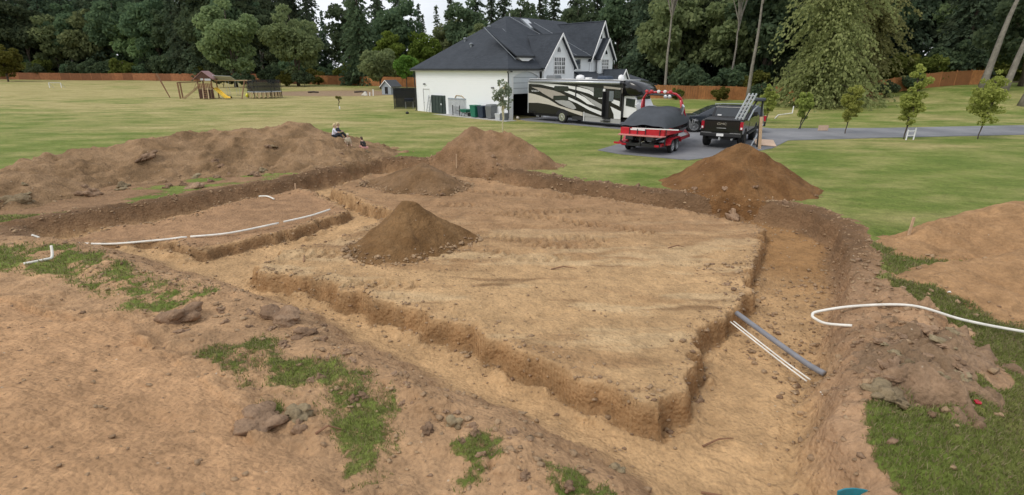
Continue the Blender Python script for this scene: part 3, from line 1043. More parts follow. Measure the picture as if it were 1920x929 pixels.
heap([(4.95, 5.85, .0), (5.35, 6.2, .08), (5.85, 6.6, .18), (6.35, 6.9, .15), (6.9, 7.0, .08), (7.2, 6.9, .0)], .40, 7, M['heap_sod'],
     'low rough ridge of torn sod and soil between the right trench and lawn', .035, .07, .24, 1.0)


def surf(x, y):
    return gz(x, y) + max([0.0] + [bilinear(a_, b_, h_, x, y, 0.0) for a_, b_, h_ in HEAP_GRIDS])


# ---- clods: lumps of soil and torn-up sod that can be told apart
def clod_mesh(seed, flat=.6, sub=4):
    """one lump grown together from several smaller ones, with creases between them"""
    from mathutils import noise as mnoise
    bm = bmesh.new()
    bmesh.ops.create_icosphere(bm, subdivisions=sub, radius=1.0)
    r_ = random.Random(seed)
    ph = Vector((r_.uniform(-9, 9), r_.uniform(-9, 9), r_.uniform(-9, 9)))
    balls = [(Vector((0, 0, 0)), .42)]
    for _ in range(13):
        c = Vector((r_.gauss(0, 1), r_.gauss(0, 1), r_.gauss(0, .7))).normalized() * r_.uniform(.3, .78)
        balls.append((c, r_.uniform(.16, .40)))
    for v in bm.verts:
        d = v.co.normalized()
        k = 0
        for c, q in balls:
            dc = d.dot(c)
            disc = dc * dc - c.length_squared + q * q
            if disc > 0:
                k = max(k, dc + math.sqrt(disc))
        k *= 1 + .12 * mnoise.noise(d * 3.5 + ph) + .12 * mnoise.noise(d * 9 + ph) + .06 * mnoise.noise(d * 20 + ph)
        v.co = Vector((d.x * k, d.y * k, d.z * k * flat))
    me_ = bpy.data.meshes.new('soil_clod')
    bm.to_mesh(me_)
    bm.free()
    for p in me_.polygons:
        p.use_smooth = True
    return me_


CLODS = [clod_mesh(i, .6 + .2 * (i % 3)) for i in range(8)]
for c_ in CLODS:
    c_.materials.append(M['clod'])


def clod(x, y, size, k, label=None, group=None, mat=None, name='soil_clod', stretch=1.0, z=None):
    o = bpy.data.objects.new(name, CLODS[k % 8])
    COL.objects.link(o)
    zz = surf(x, y) if z is None else z
    o.location = (x, y, zz + size * .05)
    o.scale = (size * stretch, size, size * .8)
    o.rotation_euler = (random.uniform(-.3, .3), random.uniform(-.3, .3), random.uniform(0, 6.28))
    if mat is not None:
        o.material_slots[0].link = 'OBJECT'
        o.material_slots[0].material = mat
    tag(o, label or 'fist-sized brown soil clod lying loose beside the dig', 'soil clod', group or 'loose soil clods round the dig')
    return o


clod(-3.05, 5.25, .30, 0, 'biggest dark lumpy clod on the bank beside the near green patch', stretch=1.3)
clod(-2.72, 5.42, .22, 1, 'dried turf sod leaning on the biggest clod of the bank', mat=M['clod_sod'])
clod(-2.60, 5.15, .14, 5, 'small round clod just right of the biggest clod on the bank')
clod(-5.96, 8.12, .36, 2, 'dark brown slab of soil at the top edge of the smooth bank', stretch=1.4)
clod(-5.60, 7.72, .13, 3, 'small dark clod just below the dark slab on the bank')
clod(-4.15, 8.25, .36, 4, 'large overhanging clod at the edge of the front trench', stretch=1.5)
clod(-3.45, 7.65, .24, 6, 'rounded grey clod between the green patch and front trench', stretch=1.3)
clod(4.72, 5.55, .27, 7, 'rectangular upturned sod block beside the right-hand lawn', mat=M['clod_sod'], stretch=1.5)
clod(-12.0, 18.9, .38, 0, 'dark clod at the foot of the long topsoil heap', stretch=1.2)
clod(-14.8, 17.6, .40, 1, 'dark sod lump on the left slope of the long heap')
clod(-15.9, 16.2, .42, 2, 'greenish sod lump at the left edge of the picture', mat=M['clod_sod'], stretch=1.3)
clod(-15.1, 21.2, .42, 3, 'dark lump high on the left end of the long heap', stretch=1.2)
clod(-14.6, 18.9, .30, 4, 'lump of turf on the grass hollow of the long heap', mat=M['clod_sod'])
clod(-13.0, 21.0, .34, 6, 'dark green sod lump in the middle of the long heap', mat=M['clod_sod'], stretch=1.3)
clod(7.45, 16.55, .36, 5, 'dark topsoil lump on the trench lip below the pointed heap', stretch=1.3)
clod(1.28, 4.95, .14, 6, 'mossy round stone-like clod above the small near grass tuft', mat=M['clod_sod'])
clod(-.75, 5.35, .15, 2, 'dark clod on the near rim of the front trench', mat=M['clod_sod'])
r_c = random.Random(5)
for i in range(26):      # torn sod and lumps on the spoil right of the trench
    y = r_c.uniform(5.7, 7.3)
    x = 4.7 + (y - 5.75) * .72 + r_c.uniform(0, 1.3)
    clod(x, y, r_c.uniform(.07, .17), i, 'torn sod lump on the spoil between right trench and lawn', 'sod lumps on the spoil right of the trench',
         M['clod_sod'] if i % 3 == 0 else None, stretch=r_c.uniform(1, 1.6))
for i in range(34):
    x, y = r_c.uniform(-5.6, 1.0), 0
    y = 5.0 - x * .72 + r_c.uniform(-.9, .25)
    clod(x, y, r_c.uniform(.04, .11), i, 'small brown clod on the rough soil before the front trench', 'small clods before the front trench')
for i in range(22):
    t = r_c.random()
    x, y = -16.5 + 9.5 * t, 16.6 + 8.2 * t + r_c.uniform(-1.0, 2.6)
    clod(x, y, r_c.uniform(.10, .24), i, 'brown soil lump on the front of the long topsoil heap', 'lumps on the front of the long heap', M['clod_sod'] if i % 4 == 0 else None)
for i in range(16):
    t = r_c.random()
    x, y = -1.0 + 10 * t, 22.7 - 6.6 * t + r_c.uniform(-.1, .35)
    clod(x, y, r_c.uniform(.08, .2), i, 'dark topsoil lump along the back lip of the dig', 'lumps along the back lip of the dig')


# ---- crumbs of soil nobody could count
def scatter_crumbs():
    ico = bmesh.new()
    bmesh.ops.create_icosphere(ico, subdivisions=1, radius=1.0)
    bv = np.array([v.co for v in ico.verts])
    bf = np.array([[v.index for v in f.verts] for f in ico.faces])
    ico.free()
    rg = np.random.default_rng(21)
    P, S = [], []

    def add(n, fx, fy, s0, s1):
        x, y = fx(n), fy(n)
        P.append(np.stack([x, y], -1))
        S.append(s0 * (s1 / s0) ** (rg.random(n) ** 2.2))
    # near soil and bank
    add(900, lambda n: rg.uniform(-9, 2.0, n), lambda n: rg.uniform(3.0, 10.5, n), .008, .035)
    # foot of the pad walls
    for poly in (PAD, SPAD):
        for (ax, ay), (bx, by) in zip(poly, poly[1:] + poly[:1]):
            Ls = math.hypot(bx - ax, by - ay)
            k = int(Ls * 42)
            t = rg.random(k)
            off = rg.normal(0, .2, k)
            P.append(np.stack([ax + (bx - ax) * t + off, ay + (by - ay) * t + rg.normal(0, .2, k)], -1))
            S.append(.010 * (4.5 ** (rg.random(k) ** 2.2)))
    for (ax, ay, _), (bx, by, _) in zip(OUT, OUT[1:] + OUT[:1]):
        Ls = math.hypot(bx - ax, by - ay)
        k = int(Ls * 60)
        t = rg.random(k)
        P.append(np.stack([ax + (bx - ax) * t + rg.normal(0, .5, k), ay + (by - ay) * t + rg.normal(0, .5, k)], -1))
        S.append(.010 * (5 ** (rg.random(k) ** 2)))
    add(1500, lambda n: rg.uniform(4.2, 9.5, n), lambda n: rg.uniform(4.5, 11.5, n), .012, .06)
    add(500, lambda n: rg.normal(-2.5, 1.6, n), lambda n: rg.normal(12.2, 1.3, n), .008, .03)
    add(700, lambda n: rg.uniform(-5, 6, n), lambda n: rg.uniform(7.5, 17, n), .008, .022)
    for (x0, x1, y0, y1) in ((-18, -5, 15, 26), (-5, 3, 21, 26), (5, 12, 15, 21), (7.5, 13, 7, 13), (-5, 0, 11, 15), (-7, -1, 18, 22)):
        q = np.stack([rg.uniform(x0, x1, 2500), rg.uniform(y0, y1, 2500)], -1)
        hq = np.max([h(q[:, 0], q[:, 1]) for h in HEAPS], axis=0)
        q = q[(hq > -.06) & (hq < .12)]
        P.append(q)
        S.append(.014 * (5 ** (rg.random(len(q)) ** 2)))
    Pn, Sn = np.concatenate(P), np.concatenate(S)
    z, g = terrain(Pn[:, 0], Pn[:, 1])[:2]
    keep = (g < .6) | (rg.random(len(g)) < .15)
    Pn, Sn, z = Pn[keep], Sn[keep], z[keep]
    top = np.zeros(len(Pn))
    for h in HEAPS:
        top = np.maximum(top, h(Pn[:, 0], Pn[:, 1]))
    free = top < .12
    Pn, Sn, z = Pn[free], Sn[free], (z + top)[free]
    n = len(Pn)
    jit = 1 + .35 * rg.standard_normal((n, len(bv), 1)).clip(-1.5, 1.5)
    V = bv[None] * jit * Sn[:, None, None] * np.stack([rg.uniform(.8, 1.5, n), rg.uniform(.8, 1.3, n), rg.uniform(.5, .9, n)], -1)[:, None, :]
    V = V + np.concatenate([Pn, (z + Sn * .25)[:, None]], 1)[:, None, :]
    F = (bf[None] + (np.arange(n) * len(bv))[:, None, None]).reshape(-1, 3)
    kinds = rg.random(n)
    for name, mat, sel in (('soil_crumbs', M['clod'], kinds < .15), ('sandy_crumbs', M['clod_pale'], kinds >= .15)):
        ids = np.where(sel)[0]
        Vs = V[ids].reshape(-1, 3)
        Fs = (bf[None] + (np.arange(len(ids)) * len(bv))[:, None, None]).reshape(-1, 3)
        o = link_mesh(name, np_mesh(name, Vs, Fs, True), mat)
        tag(o, 'dark loose soil crumbs scattered over the dug ground' if 'soil' in name else 'pale sandy crumbs scattered over the dug ground', 'soil crumbs', kind='stuff')


scatter_crumbs()


# ---- grass blades on the near turf
def grass_blades():
    rg = np.random.default_rng(33)

    def sample(n, x0, x1, y0, y1):
        x, y = rg.uniform(x0, x1, n), rg.uniform(y0, y1, n)
        z, g = terrain(x, y)[:2]
        e = np.zeros(n)
        for h in HEAPS:
            e = np.maximum(e, h(x, y))
        k = (g > .12 + .75 * rg.random(n)) & (e < .03)
        return x[k], y[k], z[k]
    parts = [sample(90000, -6.5, 1.3, 4.0, 8.2), sample(95000, 3.4, 9.0, 3.6, 9.5), sample(50000, -16, -5.5, 8, 15), sample(24000, 6.5, 11, 7, 12)]
    x, y, z = (np.concatenate([p[i] for p in parts]) for i in range(3))
    n = len(x)
    dist = np.hypot(x, y)
    hgt = rg.uniform(.025, .075, n) * (1 + .25 * (dist > 12))
    wid = (.0022 + .0005 * dist) * rg.uniform(.7, 1.3, n)
    a = rg.uniform(0, 2 * math.pi, n)
    lean = rg.uniform(.1, .9, n) * hgt
    la = rg.uniform(0, 2 * math.pi, n)
    b = np.stack([x, y, z - .006], -1)
    side = np.stack([np.cos(a) * wid, np.sin(a) * wid, np.zeros(n)], -1)
    mid = b + np.stack([np.cos(la) * lean * .35, np.sin(la) * lean * .35, hgt * .6], -1)
    tip = b + np.stack([np.cos(la) * lean, np.sin(la) * lean, hgt], -1)
    V = np.stack([b - side, b + side, mid + side * .7, mid - side * .7, tip], 1)
    dry = rg.random(n) < (.32 + .5 * np.clip(fbm(x / .7, y / .7, 3, 2), 0, 1))
    for name, mat, sel, lab in (('green_grass', M['blade'], ~dry, 'short green grass on the turf patches and lawn near the dig'),
                                ('dry_grass', M['blade_dry'], dry, 'straw-coloured dry grass blades among the near turf')):
        Vs = V[sel]
        m_ = len(Vs)
        base = (np.arange(m_) * 5)[:, None]
        F = np.concatenate([base + np.array([0, 1, 2]), base + np.array([0, 2, 3]), base + np.array([3, 2, 4])], 0)
        o = link_mesh(name, np_mesh(name, Vs.reshape(-1, 3), F), mat)
        tag(o, lab, 'grass', kind='stuff')


grass_blades()

# ---- paved drive and garage apron: a sheet 30 mm proud of the lawn with a thin edge
def mat_asphalt():
    m, nt, N, L, B = new_mat('worn_asphalt')
    geo = N.new('ShaderNodeNewGeometry')
    a = nd(N, 'ShaderNodeTexNoise', Scale=0.35, Detail=6.0, Roughness=0.6)
    b = nd(N, 'ShaderNodeTexNoise', Scale=40.0, Detail=4.0, Roughness=0.8)
    for n in (a, b):
        L.new(geo.outputs['Position'], n.inputs['Vector'])
    c = mix_rgb(nt, (0.145, 0.148, 0.158), (0.235, 0.235, 0.24), maprange(nt, a.outputs['Fac'], 0.35, 0.65, 0, 1))
    c = mix_rgb(nt, c, maprange_col(nt, b.outputs['Fac'], 0.3, 0.7, 0.8, 1.2), 1.0, 'MULTIPLY')
    L.new(c, B.inputs['Base Color'])
    B.inputs['Roughness'].default_value = 0.85
    bp = nd(N, 'ShaderNodeBump', Strength=0.3, Distance=0.01)
    L.new(b.outputs['Fac'], bp.inputs['Height'])
    L.new(bp.outputs['Normal'], B.inputs['Normal'])
    return m


M['asphalt'] = mat_asphalt()
drive = [(4.7, 28.2), (5.6, 26.9), (8.6, 25.0), (11.5, 26.5), (14.6, 29.0), (17.2, 32.3), (24, 33.6), (36, 35.5), (60, 38.4), (120, 44), (120, 50),
         (60, 45.0), (40.3, 41.4), (28, 39.4), (19.5, 39.0), (17.0, 43.0), (15, 50.5), (10.7, 57.2), (2.0, 48.2), (.4, 46.6), (1.3, 45.2), (3.0, 43.4), (8.3, 38.4), (9.6, 36.2), (8.2, 33.4)]
mb = MB()
mb.prism([(a + .05 * math.sin(i * 3.1), b + .05 * math.cos(i * 2.3)) for i, (a, b) in enumerate(drive)], 'z', -.12, .03)
tag(mb.build('driveway', M['asphalt']), kind='structure')

# ------------------------------------------------------------------ the house with its tall garage
# local frame: x runs along the front (away to the right), y runs back along the garage side wall
house = empty('house', (-.33, 45.97, 0), math.atan2(.7187, .6953),
              'white house with charcoal hipped roof, front gables and tall garage wall', 'house')
GD, HW = 13.26, 15.6          # garage depth, house front length
EV = 4.2                      # garage eave
wall_t = .25
# garage side wall (towards the dig), with a real door opening
dy0, dy1, dz1 = GD - 2.2, GD - 1.15, 2.32
mb = MB()
mb.box(0, wall_t, 0, dy0, 0, EV).box(0, wall_t, dy1, GD, 0, EV).box(0, wall_t, dy0, dy1, dz1, EV)
mb.box(wall_t, HW, GD - wall_t, GD, 0, EV)
mb.box(HW - wall_t, HW, .3, GD - wall_t, 0, 5.2)
mb.build('wall', M['siding'], house)
# front wall of the garage bay with the tall arched opening
ax0, ax1, aspr, atop = .62, 3.95, 3.55, 4.02
arch = [(ax0, 0), (wall_t + .002, 0), (wall_t + .002, EV), (4.1, EV), (4.1, 0), (ax1, 0), (ax1, aspr)]
for i in range(1, 12):
    t = i / 12
    arch.append((ax1 + (ax0 - ax1) * t, aspr + (atop - aspr) * math.sin(math.pi * t)))
arch.append((ax0, aspr))
mb = MB().prism(arch, 'y', 0, wall_t)
mb.build('front_wall', M['siding'], house)
mb = MB()                                                 # arch casing
pts_o = [(ax0 - .1, 2.0), (ax0 - .1, aspr)] + [(ax1 + .1 + (ax0 - ax1 - .2) * t, aspr + (atop + .1 - aspr) * math.sin(math.pi * t)) for t in [1 - i / 12 for i in range(1, 12)]] + [(ax1 + .1, aspr), (ax1 + .1, 2.0)]
pts_i = [(ax0, 2.0), (ax0, aspr)] + [(ax1 + (ax0 - ax1) * t, aspr + (atop - aspr) * math.sin(math.pi * t)) for t in [1 - i / 12 for i in range(1, 12)]] + [(ax1, aspr), (ax1, 2.0)]
for a, b, c, d in zip(pts_o[:-1], pts_o[1:], pts_i[1:], pts_i[:-1]):
    mb.prism([a, b, c, d], 'y', -.035, -.003)
mb.build('arch_trim', M['white_trim'], house)
gd = MB().prism([(ax0 + .01, 2.15)] + [(x, z - .01) for x, z in pts_i[1:-1]] + [(ax1 - .01, 2.15)], 'y', .10, .15).build('overhead_door', M['door_white'], house)
for k in range(3):
    MB().box(ax0 + .03, ax1 - .03, .088, .098, 2.60 + k * .45, 2.63 + k * .45).build('panel_joint', M['flash'], gd)
mb = MB()                                                  # dark garage inside
mb.box(.3, 4.1, 6.0, 6.1, .02, 4.0).box(4.12, 4.2, .3, 6.0, .02, 4.0).box(.3, 4.1, .3, 6.0, 3.95, 4.05)
mb.build('garage_interior', M['dark_in'], house)
mb = MB().box(.35, .9, .4, 1.6, .03, 1.2).box(.4, .8, 1.9, 2.6, .03, .9)
mb.build('stored_boxes', M['play_dark'], house)
# side door, nearly flush and painted as the wall
sdoor = MB().box(.04, .12, dy0 + .02, dy1 - .02, .02, dz1 - .02).build('side_door', M['white_wall'], house)
MB().box(-.012, .03, dy0 - .07, dy0 + .0, 0, dz1 + .07).box(-.012, .03, dy1, dy1 + .07, 0, dz1 + .07).box(-.012, .03, dy0, dy1, dz1, dz1 + .07).build('door_frame', M['white_trim'], sdoor)
MB().disc((.0, dy1 - .12, 1.0), 'x', [(.03, .0), (.035, -.03), (.01, -.07)], 10).build('handle', M['chrome'], sdoor)
MB().box(.022, .03, dy1 - .005, dy1, .05, dz1).build('door_gap', M['gutter'], sdoor)
for l_, z_ in ((1.53, 2.79), (11.43, 2.65)):
    y_ = GD - l_
    lm = MB().box(-.05, -.003, y_ - .06, y_ + .06, z_ - .05, z_ + .07).build('wall_light', M['black_plastic'], house)
    MB().disc((-.14, y_ - .09, z_), 'x', [(.05, .06), (.075, .0), (.02, -.02)], 10).build('lamp_head', M['black_plastic'], lm)
    MB().disc((-.14, y_ + .09, z_), 'x', [(.05, .06), (.075, .0), (.02, -.02)], 10).build('lamp_head', M['black_plastic'], lm)
# corner boards and downspouts
MB().box(-.03, .12, -.03, -.002, 0, EV - .02).box(-.03, -.002, -.002, .12, 0, EV - .02).build('corner_board', M['white_trim'], house)
for y_ in (-.14, GD + .05):
    MB().tube([(-.30, y_ + .02, EV - .06), (-.12, y_, EV - .35), (-.11, y_, .18), (-.32, y_, .06)], .05, 8).build('downspout', M['gutter'], house)
for x_ in (-.33, .33):
    MB().disc((-.12 + abs(x_) * .3, -.22 + x_ * .6, EV - .14), 'z', [(.09, 0), (.11, -.08), (.04, -.1)], 10).build('eave_light', M['black_plastic'], house)
# roof planes (slabs), ridge at 9.15 m
OH = .35
ridge_z, ry = 9.15, 6.63
e0 = EV + .05
A0, A1 = (-OH, -OH, e0), (-OH, GD + OH, e0)
Rg0, Rg1 = (6.4, ry, ridge_z), (HW + .3, ry, ridge_z)
th = .14
roof = MB().slab([A0, Rg0, A1], th).build('roof', M['shingle'], house)
MB().slab([A0, (8.9, -OH, e0), (8.9, ry, ridge_z), Rg0], th).build('roof_plane', M['shingle'], roof)
MB().slab([A1, Rg0, Rg1, (HW + .3, GD + OH, e0)], th).build('roof_plane', M['shingle'], roof)
e1 = 5.42
MB().slab([(8.6, -.15, e1), (HW + .3, -.15, e1), (HW + .3, ry, ridge_z + .02), (8.6, ry, ridge_z + .02)], th).build('roof_plane', M['shingle'], roof)
# gutters and fascia
MB().box(-OH - .10, -OH + .005, -OH - .1, GD + OH, e0 - .17, e0 - .02).box(-OH + .005, 4.3, -OH - .10, -OH + .005, e0 - .17, e0 - .02).build('gutter', M['gutter'], house)
MB().box(8.75, HW + .3, -.27, -.16, e1 - .18, e1 - .04).build('gutter', M['gutter'], house)
MB().box(-OH + .01, -.035, -OH + .01, GD + OH, e0 - .22, e0 - .16).build('soffit', M['white_trim'], house)
MB().box(-.03, 4.05, -OH + .01, -.04, e0 - .22, e0 - .16).build('soffit', M['white_trim'], house)


def on_main(x, y):          # height of the main front slope
    return e0 + (y + OH) * (ridge_z - e0) / (ry + OH)


# projecting upper bay: its roof is a raised strip of the front slope with a soffit and white bracket
b0, b1 = 1.45, 3.75
yb = .9
zb = on_main(0, yb) + .38
MB().slab([(b0, yb - .55, zb - .18), (b1, yb - .55, zb - .18), (b1, yb + 3.6, on_main(0, yb + 3.6) + .16), (b0, yb + 3.6, on_main(0, yb + 3.6) + .16)], .10).build('bay_roof', M['shingle'], roof)
MB().box(b0 - .02, b1 + .02, yb - .64, yb - .55, zb - .34, zb - .19).build('bay_gutter', M['gutter'], roof)
MB().prism([(b0 + .15, zb - .36), (b1 - .15, zb - .36), (b1 - .75, zb - .62), (b0 + .75, zb - .62)], 'y', yb - .5, yb + .9).build('bay_soffit', M['white_trim'], roof)
MB().prism([(b0 + .75, zb - .64), (b1 - .75, zb - .64), (b0 + 1.15, zb - .95)], 'y', yb - .3, yb + .9).build('bay_bracket', M['white_trim'], roof)
for x0_, z0_ in ((b0 - .06, 0), (b1 + .02, 0)):
    mb = MB()
    mb.bar((x0_, yb - .5, on_main(0, yb - .5) + .2), (x0_, yb + 3.5, on_main(0, yb + 3.5) + .17), .06, .04)
    mb.build('flashing', M['flash'], roof)
MB().bar((9.32, -.1, e1 + .05), (9.32 - 2.6, ry - .4, ridge_z - .1), .06, .05).build('flashing', M['flash'], roof)
MB().bar((11.6, -.1, e1 + .06), (9.6, ry - .9, ridge_z - .45), .06, .05).build('flashing', M['flash'], roof)
# vents and skylight
for x_, y_ in ((3.2, 9.1), (2.4, 7.3), (4.7, 7.2)):
    z_ = e0 + (x_ + OH) * (ridge_z - e0) / (6.4 + OH)
    MB().disc((x_, y_, z_), 'z', [(.10, -.1), (.11, .18), (.19, .20), (.17, .30), (.05, .34)], 12).build('roof_vent', M['flash'], roof)
sk = MB().slab([(8.2, ry - 1.8, on_main(0, ry - 1.8) + .16), (9.2, ry - 1.8, on_main(0, ry - 1.8) + .16), (9.2, ry - .4, on_main(0, ry - .4) + .16), (8.2, ry - .4, on_main(0, ry - .4) + .16)], .14).build('skylight', M['flash'], roof)
MB().slab([(8.3, ry - 1.68, on_main(0, ry - 1.68) + .18), (9.1, ry - 1.68, on_main(0, ry - 1.68) + .18), (9.1, ry - .52, on_main(0, ry - .52) + .18), (8.3, ry - .52, on_main(0, ry - .52) + .18)], .015).build('pane', M['alu'], sk)
MB().tube([(7.3, ry + .3, ridge_z - .4), (7.3, ry + .3, ridge_z + .35)], .06, 8).build('vent_pipe', M['pale_plastic'], roof)


def window(parent, x0, x1, z0, z1, y, nx_, nz_, glass='glass', trim=.09):
    w = MB().box(x0, x1, y - .012, y - .004, z0, z1).build('window', M[glass], parent)
    mb_ = MB()
    mb_.box(x0 - trim, x0, y - .05, y - .003, z0 - trim, z1 + trim).box(x1, x1 + trim, y - .05, y - .003, z0 - trim, z1 + trim)
    mb_.box(x0, x1, y - .05, y - .003, z1, z1 + trim).box(x0, x1, y - .05, y - .003, z0 - trim, z0)
    mb_.build('frame', M['white_trim'], w)
    mb_ = MB()
    for i in range(1, nx_):
        xx = x0 + (x1 - x0) * i / nx_
        big = .05 if nx_ > 3 and i % 2 == 0 else .028
        mb_.box(xx - big, xx + big, y - .032, y - .014, z0, z1)
    for i in range(1, nz_):
        zz = z0 + (z1 - z0) * i / nz_
        big = .045 if i == nz_ // 2 else .022
        mb_.box(x0, x1, y - .034, y - .015, zz - big, zz + big)
    mb_.build('glazing_bars', M['white_trim'], w)
    return w


def gable(x0, x1, y, zs, zp, zbase, depth, name='gable'):
    """gable wall with rakes and a steep roof running back into the main roof"""
    xm = (x0 + x1) / 2
    g = MB().prism([(x0, zbase), (x1, zbase), (x1, zs), (xm, zp - .12), (x0, zs)], 'y', y, y + .25).build(name + '_wall', M['siding'], house)
    o = .22
    sl = (zp - zs) / (xm - x0)
    for sx, xe in ((-1, x0), (1, x1)):
        xo = xe + sx * o
        zo = zs - o * sl
        MB().slab([(xm, y - .3, zp + .02), (xo, y - .3, zo + .02), (xo, y + depth * .22, zo + .02), (xm, y + depth, zp + .02)], .12).build('gable_roof', M['shingle'], g)
        mb_ = MB()
        mb_.prism([(xm, zp + .0), (xo, zo + .0), (xo, zo - .20), (xm, zp - .24)], 'y', y - .36, y - .301)
        mb_.build('rake_board', M['white_trim'], g)
    return g


g1 = gable(4.1, 8.45, -.5, 4.55, 7.3, 0, 4.0)
window(g1, 5.5, 7.0, 3.8, 5.2, -.5, 6, 4)
aw = MB().prism([(5.92, 5.68), (6.36, 5.68), (6.36, 5.85), (6.26, 6.05), (6.14, 6.16), (6.02, 6.05), (5.92, 5.85)], 'y', -.51, -.504).build('arched_window', M['glass'], g1)
MB().box(5.84, 6.44, -.54, -.503, 5.58, 5.66).box(6.125, 6.155, -.525, -.512, 5.68, 6.14).build('sill', M['white_trim'], aw)
MB().prism([(8.3, 4.62), (9.0, 4.62), (8.85, 5.0), (8.3, 5.0)], 'y', -.80, -.2).build('return_roof', M['shingle'], g1)
# upper storey to the right of the gable
mb = MB().box(8.3, HW - .26, .12, .37, 0, e1 - .12)
mb.build('front_wall', M['siding'], house)
MB().box(8.5, HW + .1, -.1, .11, e1 - .24, e1 - .19).build('soffit', M['white_trim'], house)
window(house, 8.62, 9.0, 4.35, 5.1, .12, 2, 2, 'glass_grey')
window(house, 9.65, 10.25, 4.22, 5.12, .12, 1, 2, 'glass_grey')
MB().tube([(12.0, -.2, e1 - .2), (12.0, .04, e1 - .45), (12.0, .05, 3.9)], .05, 8).build('downspout', M['gutter'], house)
g2 = gable(12.5, 14.85, -.55, 5.45, 7.15, 0, 2.6)
window(g2, 12.95, 14.05, 3.95, 5.1, -.55, 6, 4)
aw = MB().prism([(13.45, 5.62), (13.85, 5.62), (13.85, 5.78), (13.65, 6.05), (13.45, 5.78)], 'y', -.56, -.554).build('arched_window', M['glass'], g2)
MB().box(13.38, 13.92, -.58, -.553, 5.53, 5.6).build('sill', M['white_trim'], aw)
g3 = gable(11.7, 15.3, .0, 5.35, 8.75, 0, 6.0)
MB().prism([(13.3, 7.1), (13.55, 7.1), (13.55, 7.5), (13.42, 7.75), (13.3, 7.5)], 'y', -.012, -.004).build('attic_window', M['glass'], g3)
# porch roof below the upper windows
pr = MB().slab([(8.5, -3.0, 2.95), (16.4, -3.0, 2.95), (15.6, .1, 4.0), (9.3, .1, 4.0)], .14).build('porch_roof', M['shingle'], house)
MB().box(8.5, 16.4, -3.12, -3.0, 2.78, 2.94).build('gutter', M['gutter'], pr)
MB().box(8.6, 16.3, -2.95, -.0, 2.66, 2.76).build('porch_ceiling', M['white_trim'], pr)
for x_ in (8.8, 11.2, 13.6, 16.1):
    MB().box(x_ - .12, x_ + .12, -2.9, -2.66, .02, 2.65).build('porch_post', M['white_trim'], pr)
MB().prism([(12.6, 3.0), (14.0, 3.0), (13.3, 4.1)], 'y', -3.06, -2.9).build('porch_gable', M['siding'], pr)
MB().slab([(13.3, -3.2, 4.22), (12.35, -3.2, 2.95), (12.35, -1.6, 2.95), (13.3, -.4, 4.22)], .08).slab([(13.3, -3.2, 4.22), (14.25, -3.2, 2.95), (14.25, -1.6, 2.95), (13.3, -.4, 4.22)], .08).build('porch_gable_roof', M['shingle'], pr)
mb = MB().prism([(13.3, 4.22), (12.35, 2.95), (12.35, 2.78), (13.3, 4.02)], 'y', -3.27, -3.205).prism([(13.3, 4.22), (14.25, 2.95), (14.25, 2.78), (13.3, 4.02)], 'y', -3.27, -3.205)
mb.build('rake_board', M['white_trim'], pr)
wg = MB().slab([(15.3, -1.2, 2.95), (21.5, -1.2, 2.95), (20.5, 2.6, 4.1), (15.3, 2.6, 4.1)], .14).slab([(15.3, 6.4, 2.95), (21.5, 6.4, 2.95), (20.5, 2.6, 4.1), (15.3, 2.6, 4.1)], .14).slab([(21.5, -1.2, 2.95), (21.5, 6.4, 2.95), (20.5, 2.6, 4.1)], .14).build('side_wing_roof', M['shingle'], house)
MB().box(15.61, 21.0, -.9, 6.0, 0, 2.8).build('side_wing_wall', M['siding'], house)
# concrete walk along the garage side
mb = MB().prism([(-1.25, -1.0), (-.01, -1.0), (-.01, GD + .6), (-1.0, GD + 1.2)], 'z', -.05, .045)
walk = mb.build('concrete_walk', M['concrete'])
walk.location, walk.rotation_euler = house.location, house.rotation_euler
tag(walk, kind='structure')


# ------------------------------------------------------------------ wheels
def wheel(parent, x, y, r, w, out=1, hub='chrome', spokes=6, hubr=.58):
    """wheel whose axle runs along local x; out is the side the rim faces"""
    h = w / 2
    ty = MB().disc((x, y, r), 'x', [(r * .62, -h * .9), (r * .9, -h), (r, -h * .7), (r, h * .7), (r * .9, h), (r * .62, h * .9)], 28).build('wheel', M['tyre'], parent, smooth=False)
    rm = MB().disc((x, y, r), 'x', [(r * hubr, 0), (r * hubr, out * h * .55), (r * .16, out * h * .7), (r * .14, out * h * .95), (.01, out * h)], 20).build('rim', M[hub], ty)
    mb_ = MB()
    for k in range(spokes):
        a = 2 * math.pi * k / spokes
        mb_.bar((x + out * h * .75, y + .14 * r * math.cos(a), r + .14 * r * math.sin(a)), (x + out * h * .7, y + r * hubr * .98 * math.cos(a), r + r * hubr * .98 * math.sin(a)), r * .16, r * .07)
    mb_.build('spokes', M[hub], ty)
    MB().disc((x, y, r), 'x', [(r * .66, out * h * .92), (r * .66, out * h * 1.0), (r * .56, out * h * 1.0), (r * .56, out * h * .92)], 24).build('rim_lip', M[hub], ty)
    return ty


def text_mesh(txt, size, name, mat, parent, loc, rot, extrude=.004, width=None):
    cu = bpy.data.curves.new(name, 'FONT')
    cu.body = txt
    cu.size = size
    cu.extrude = extrude
    cu.align_x = 'CENTER'
    cu.align_y = 'CENTER'
    tmp = bpy.data.objects.new('tmp', cu)
    COL.objects.link(tmp)
    dg = bpy.context.evaluated_depsgraph_get()
    me_ = bpy.data.meshes.new_from_object(tmp.evaluated_get(dg))
    bpy.data.objects.remove(tmp)
    bpy.data.curves.remove(cu)
    me_.name = name
    me_.materials.clear()
    o = link_mesh(name, me_, mat, parent)
    o.location = loc
    o.rotation_euler = rot
    if width:
        xs_ = [v.co.x for v in me_.vertices]
        o.scale.x = width / (max(xs_) - min(xs_))
    return o


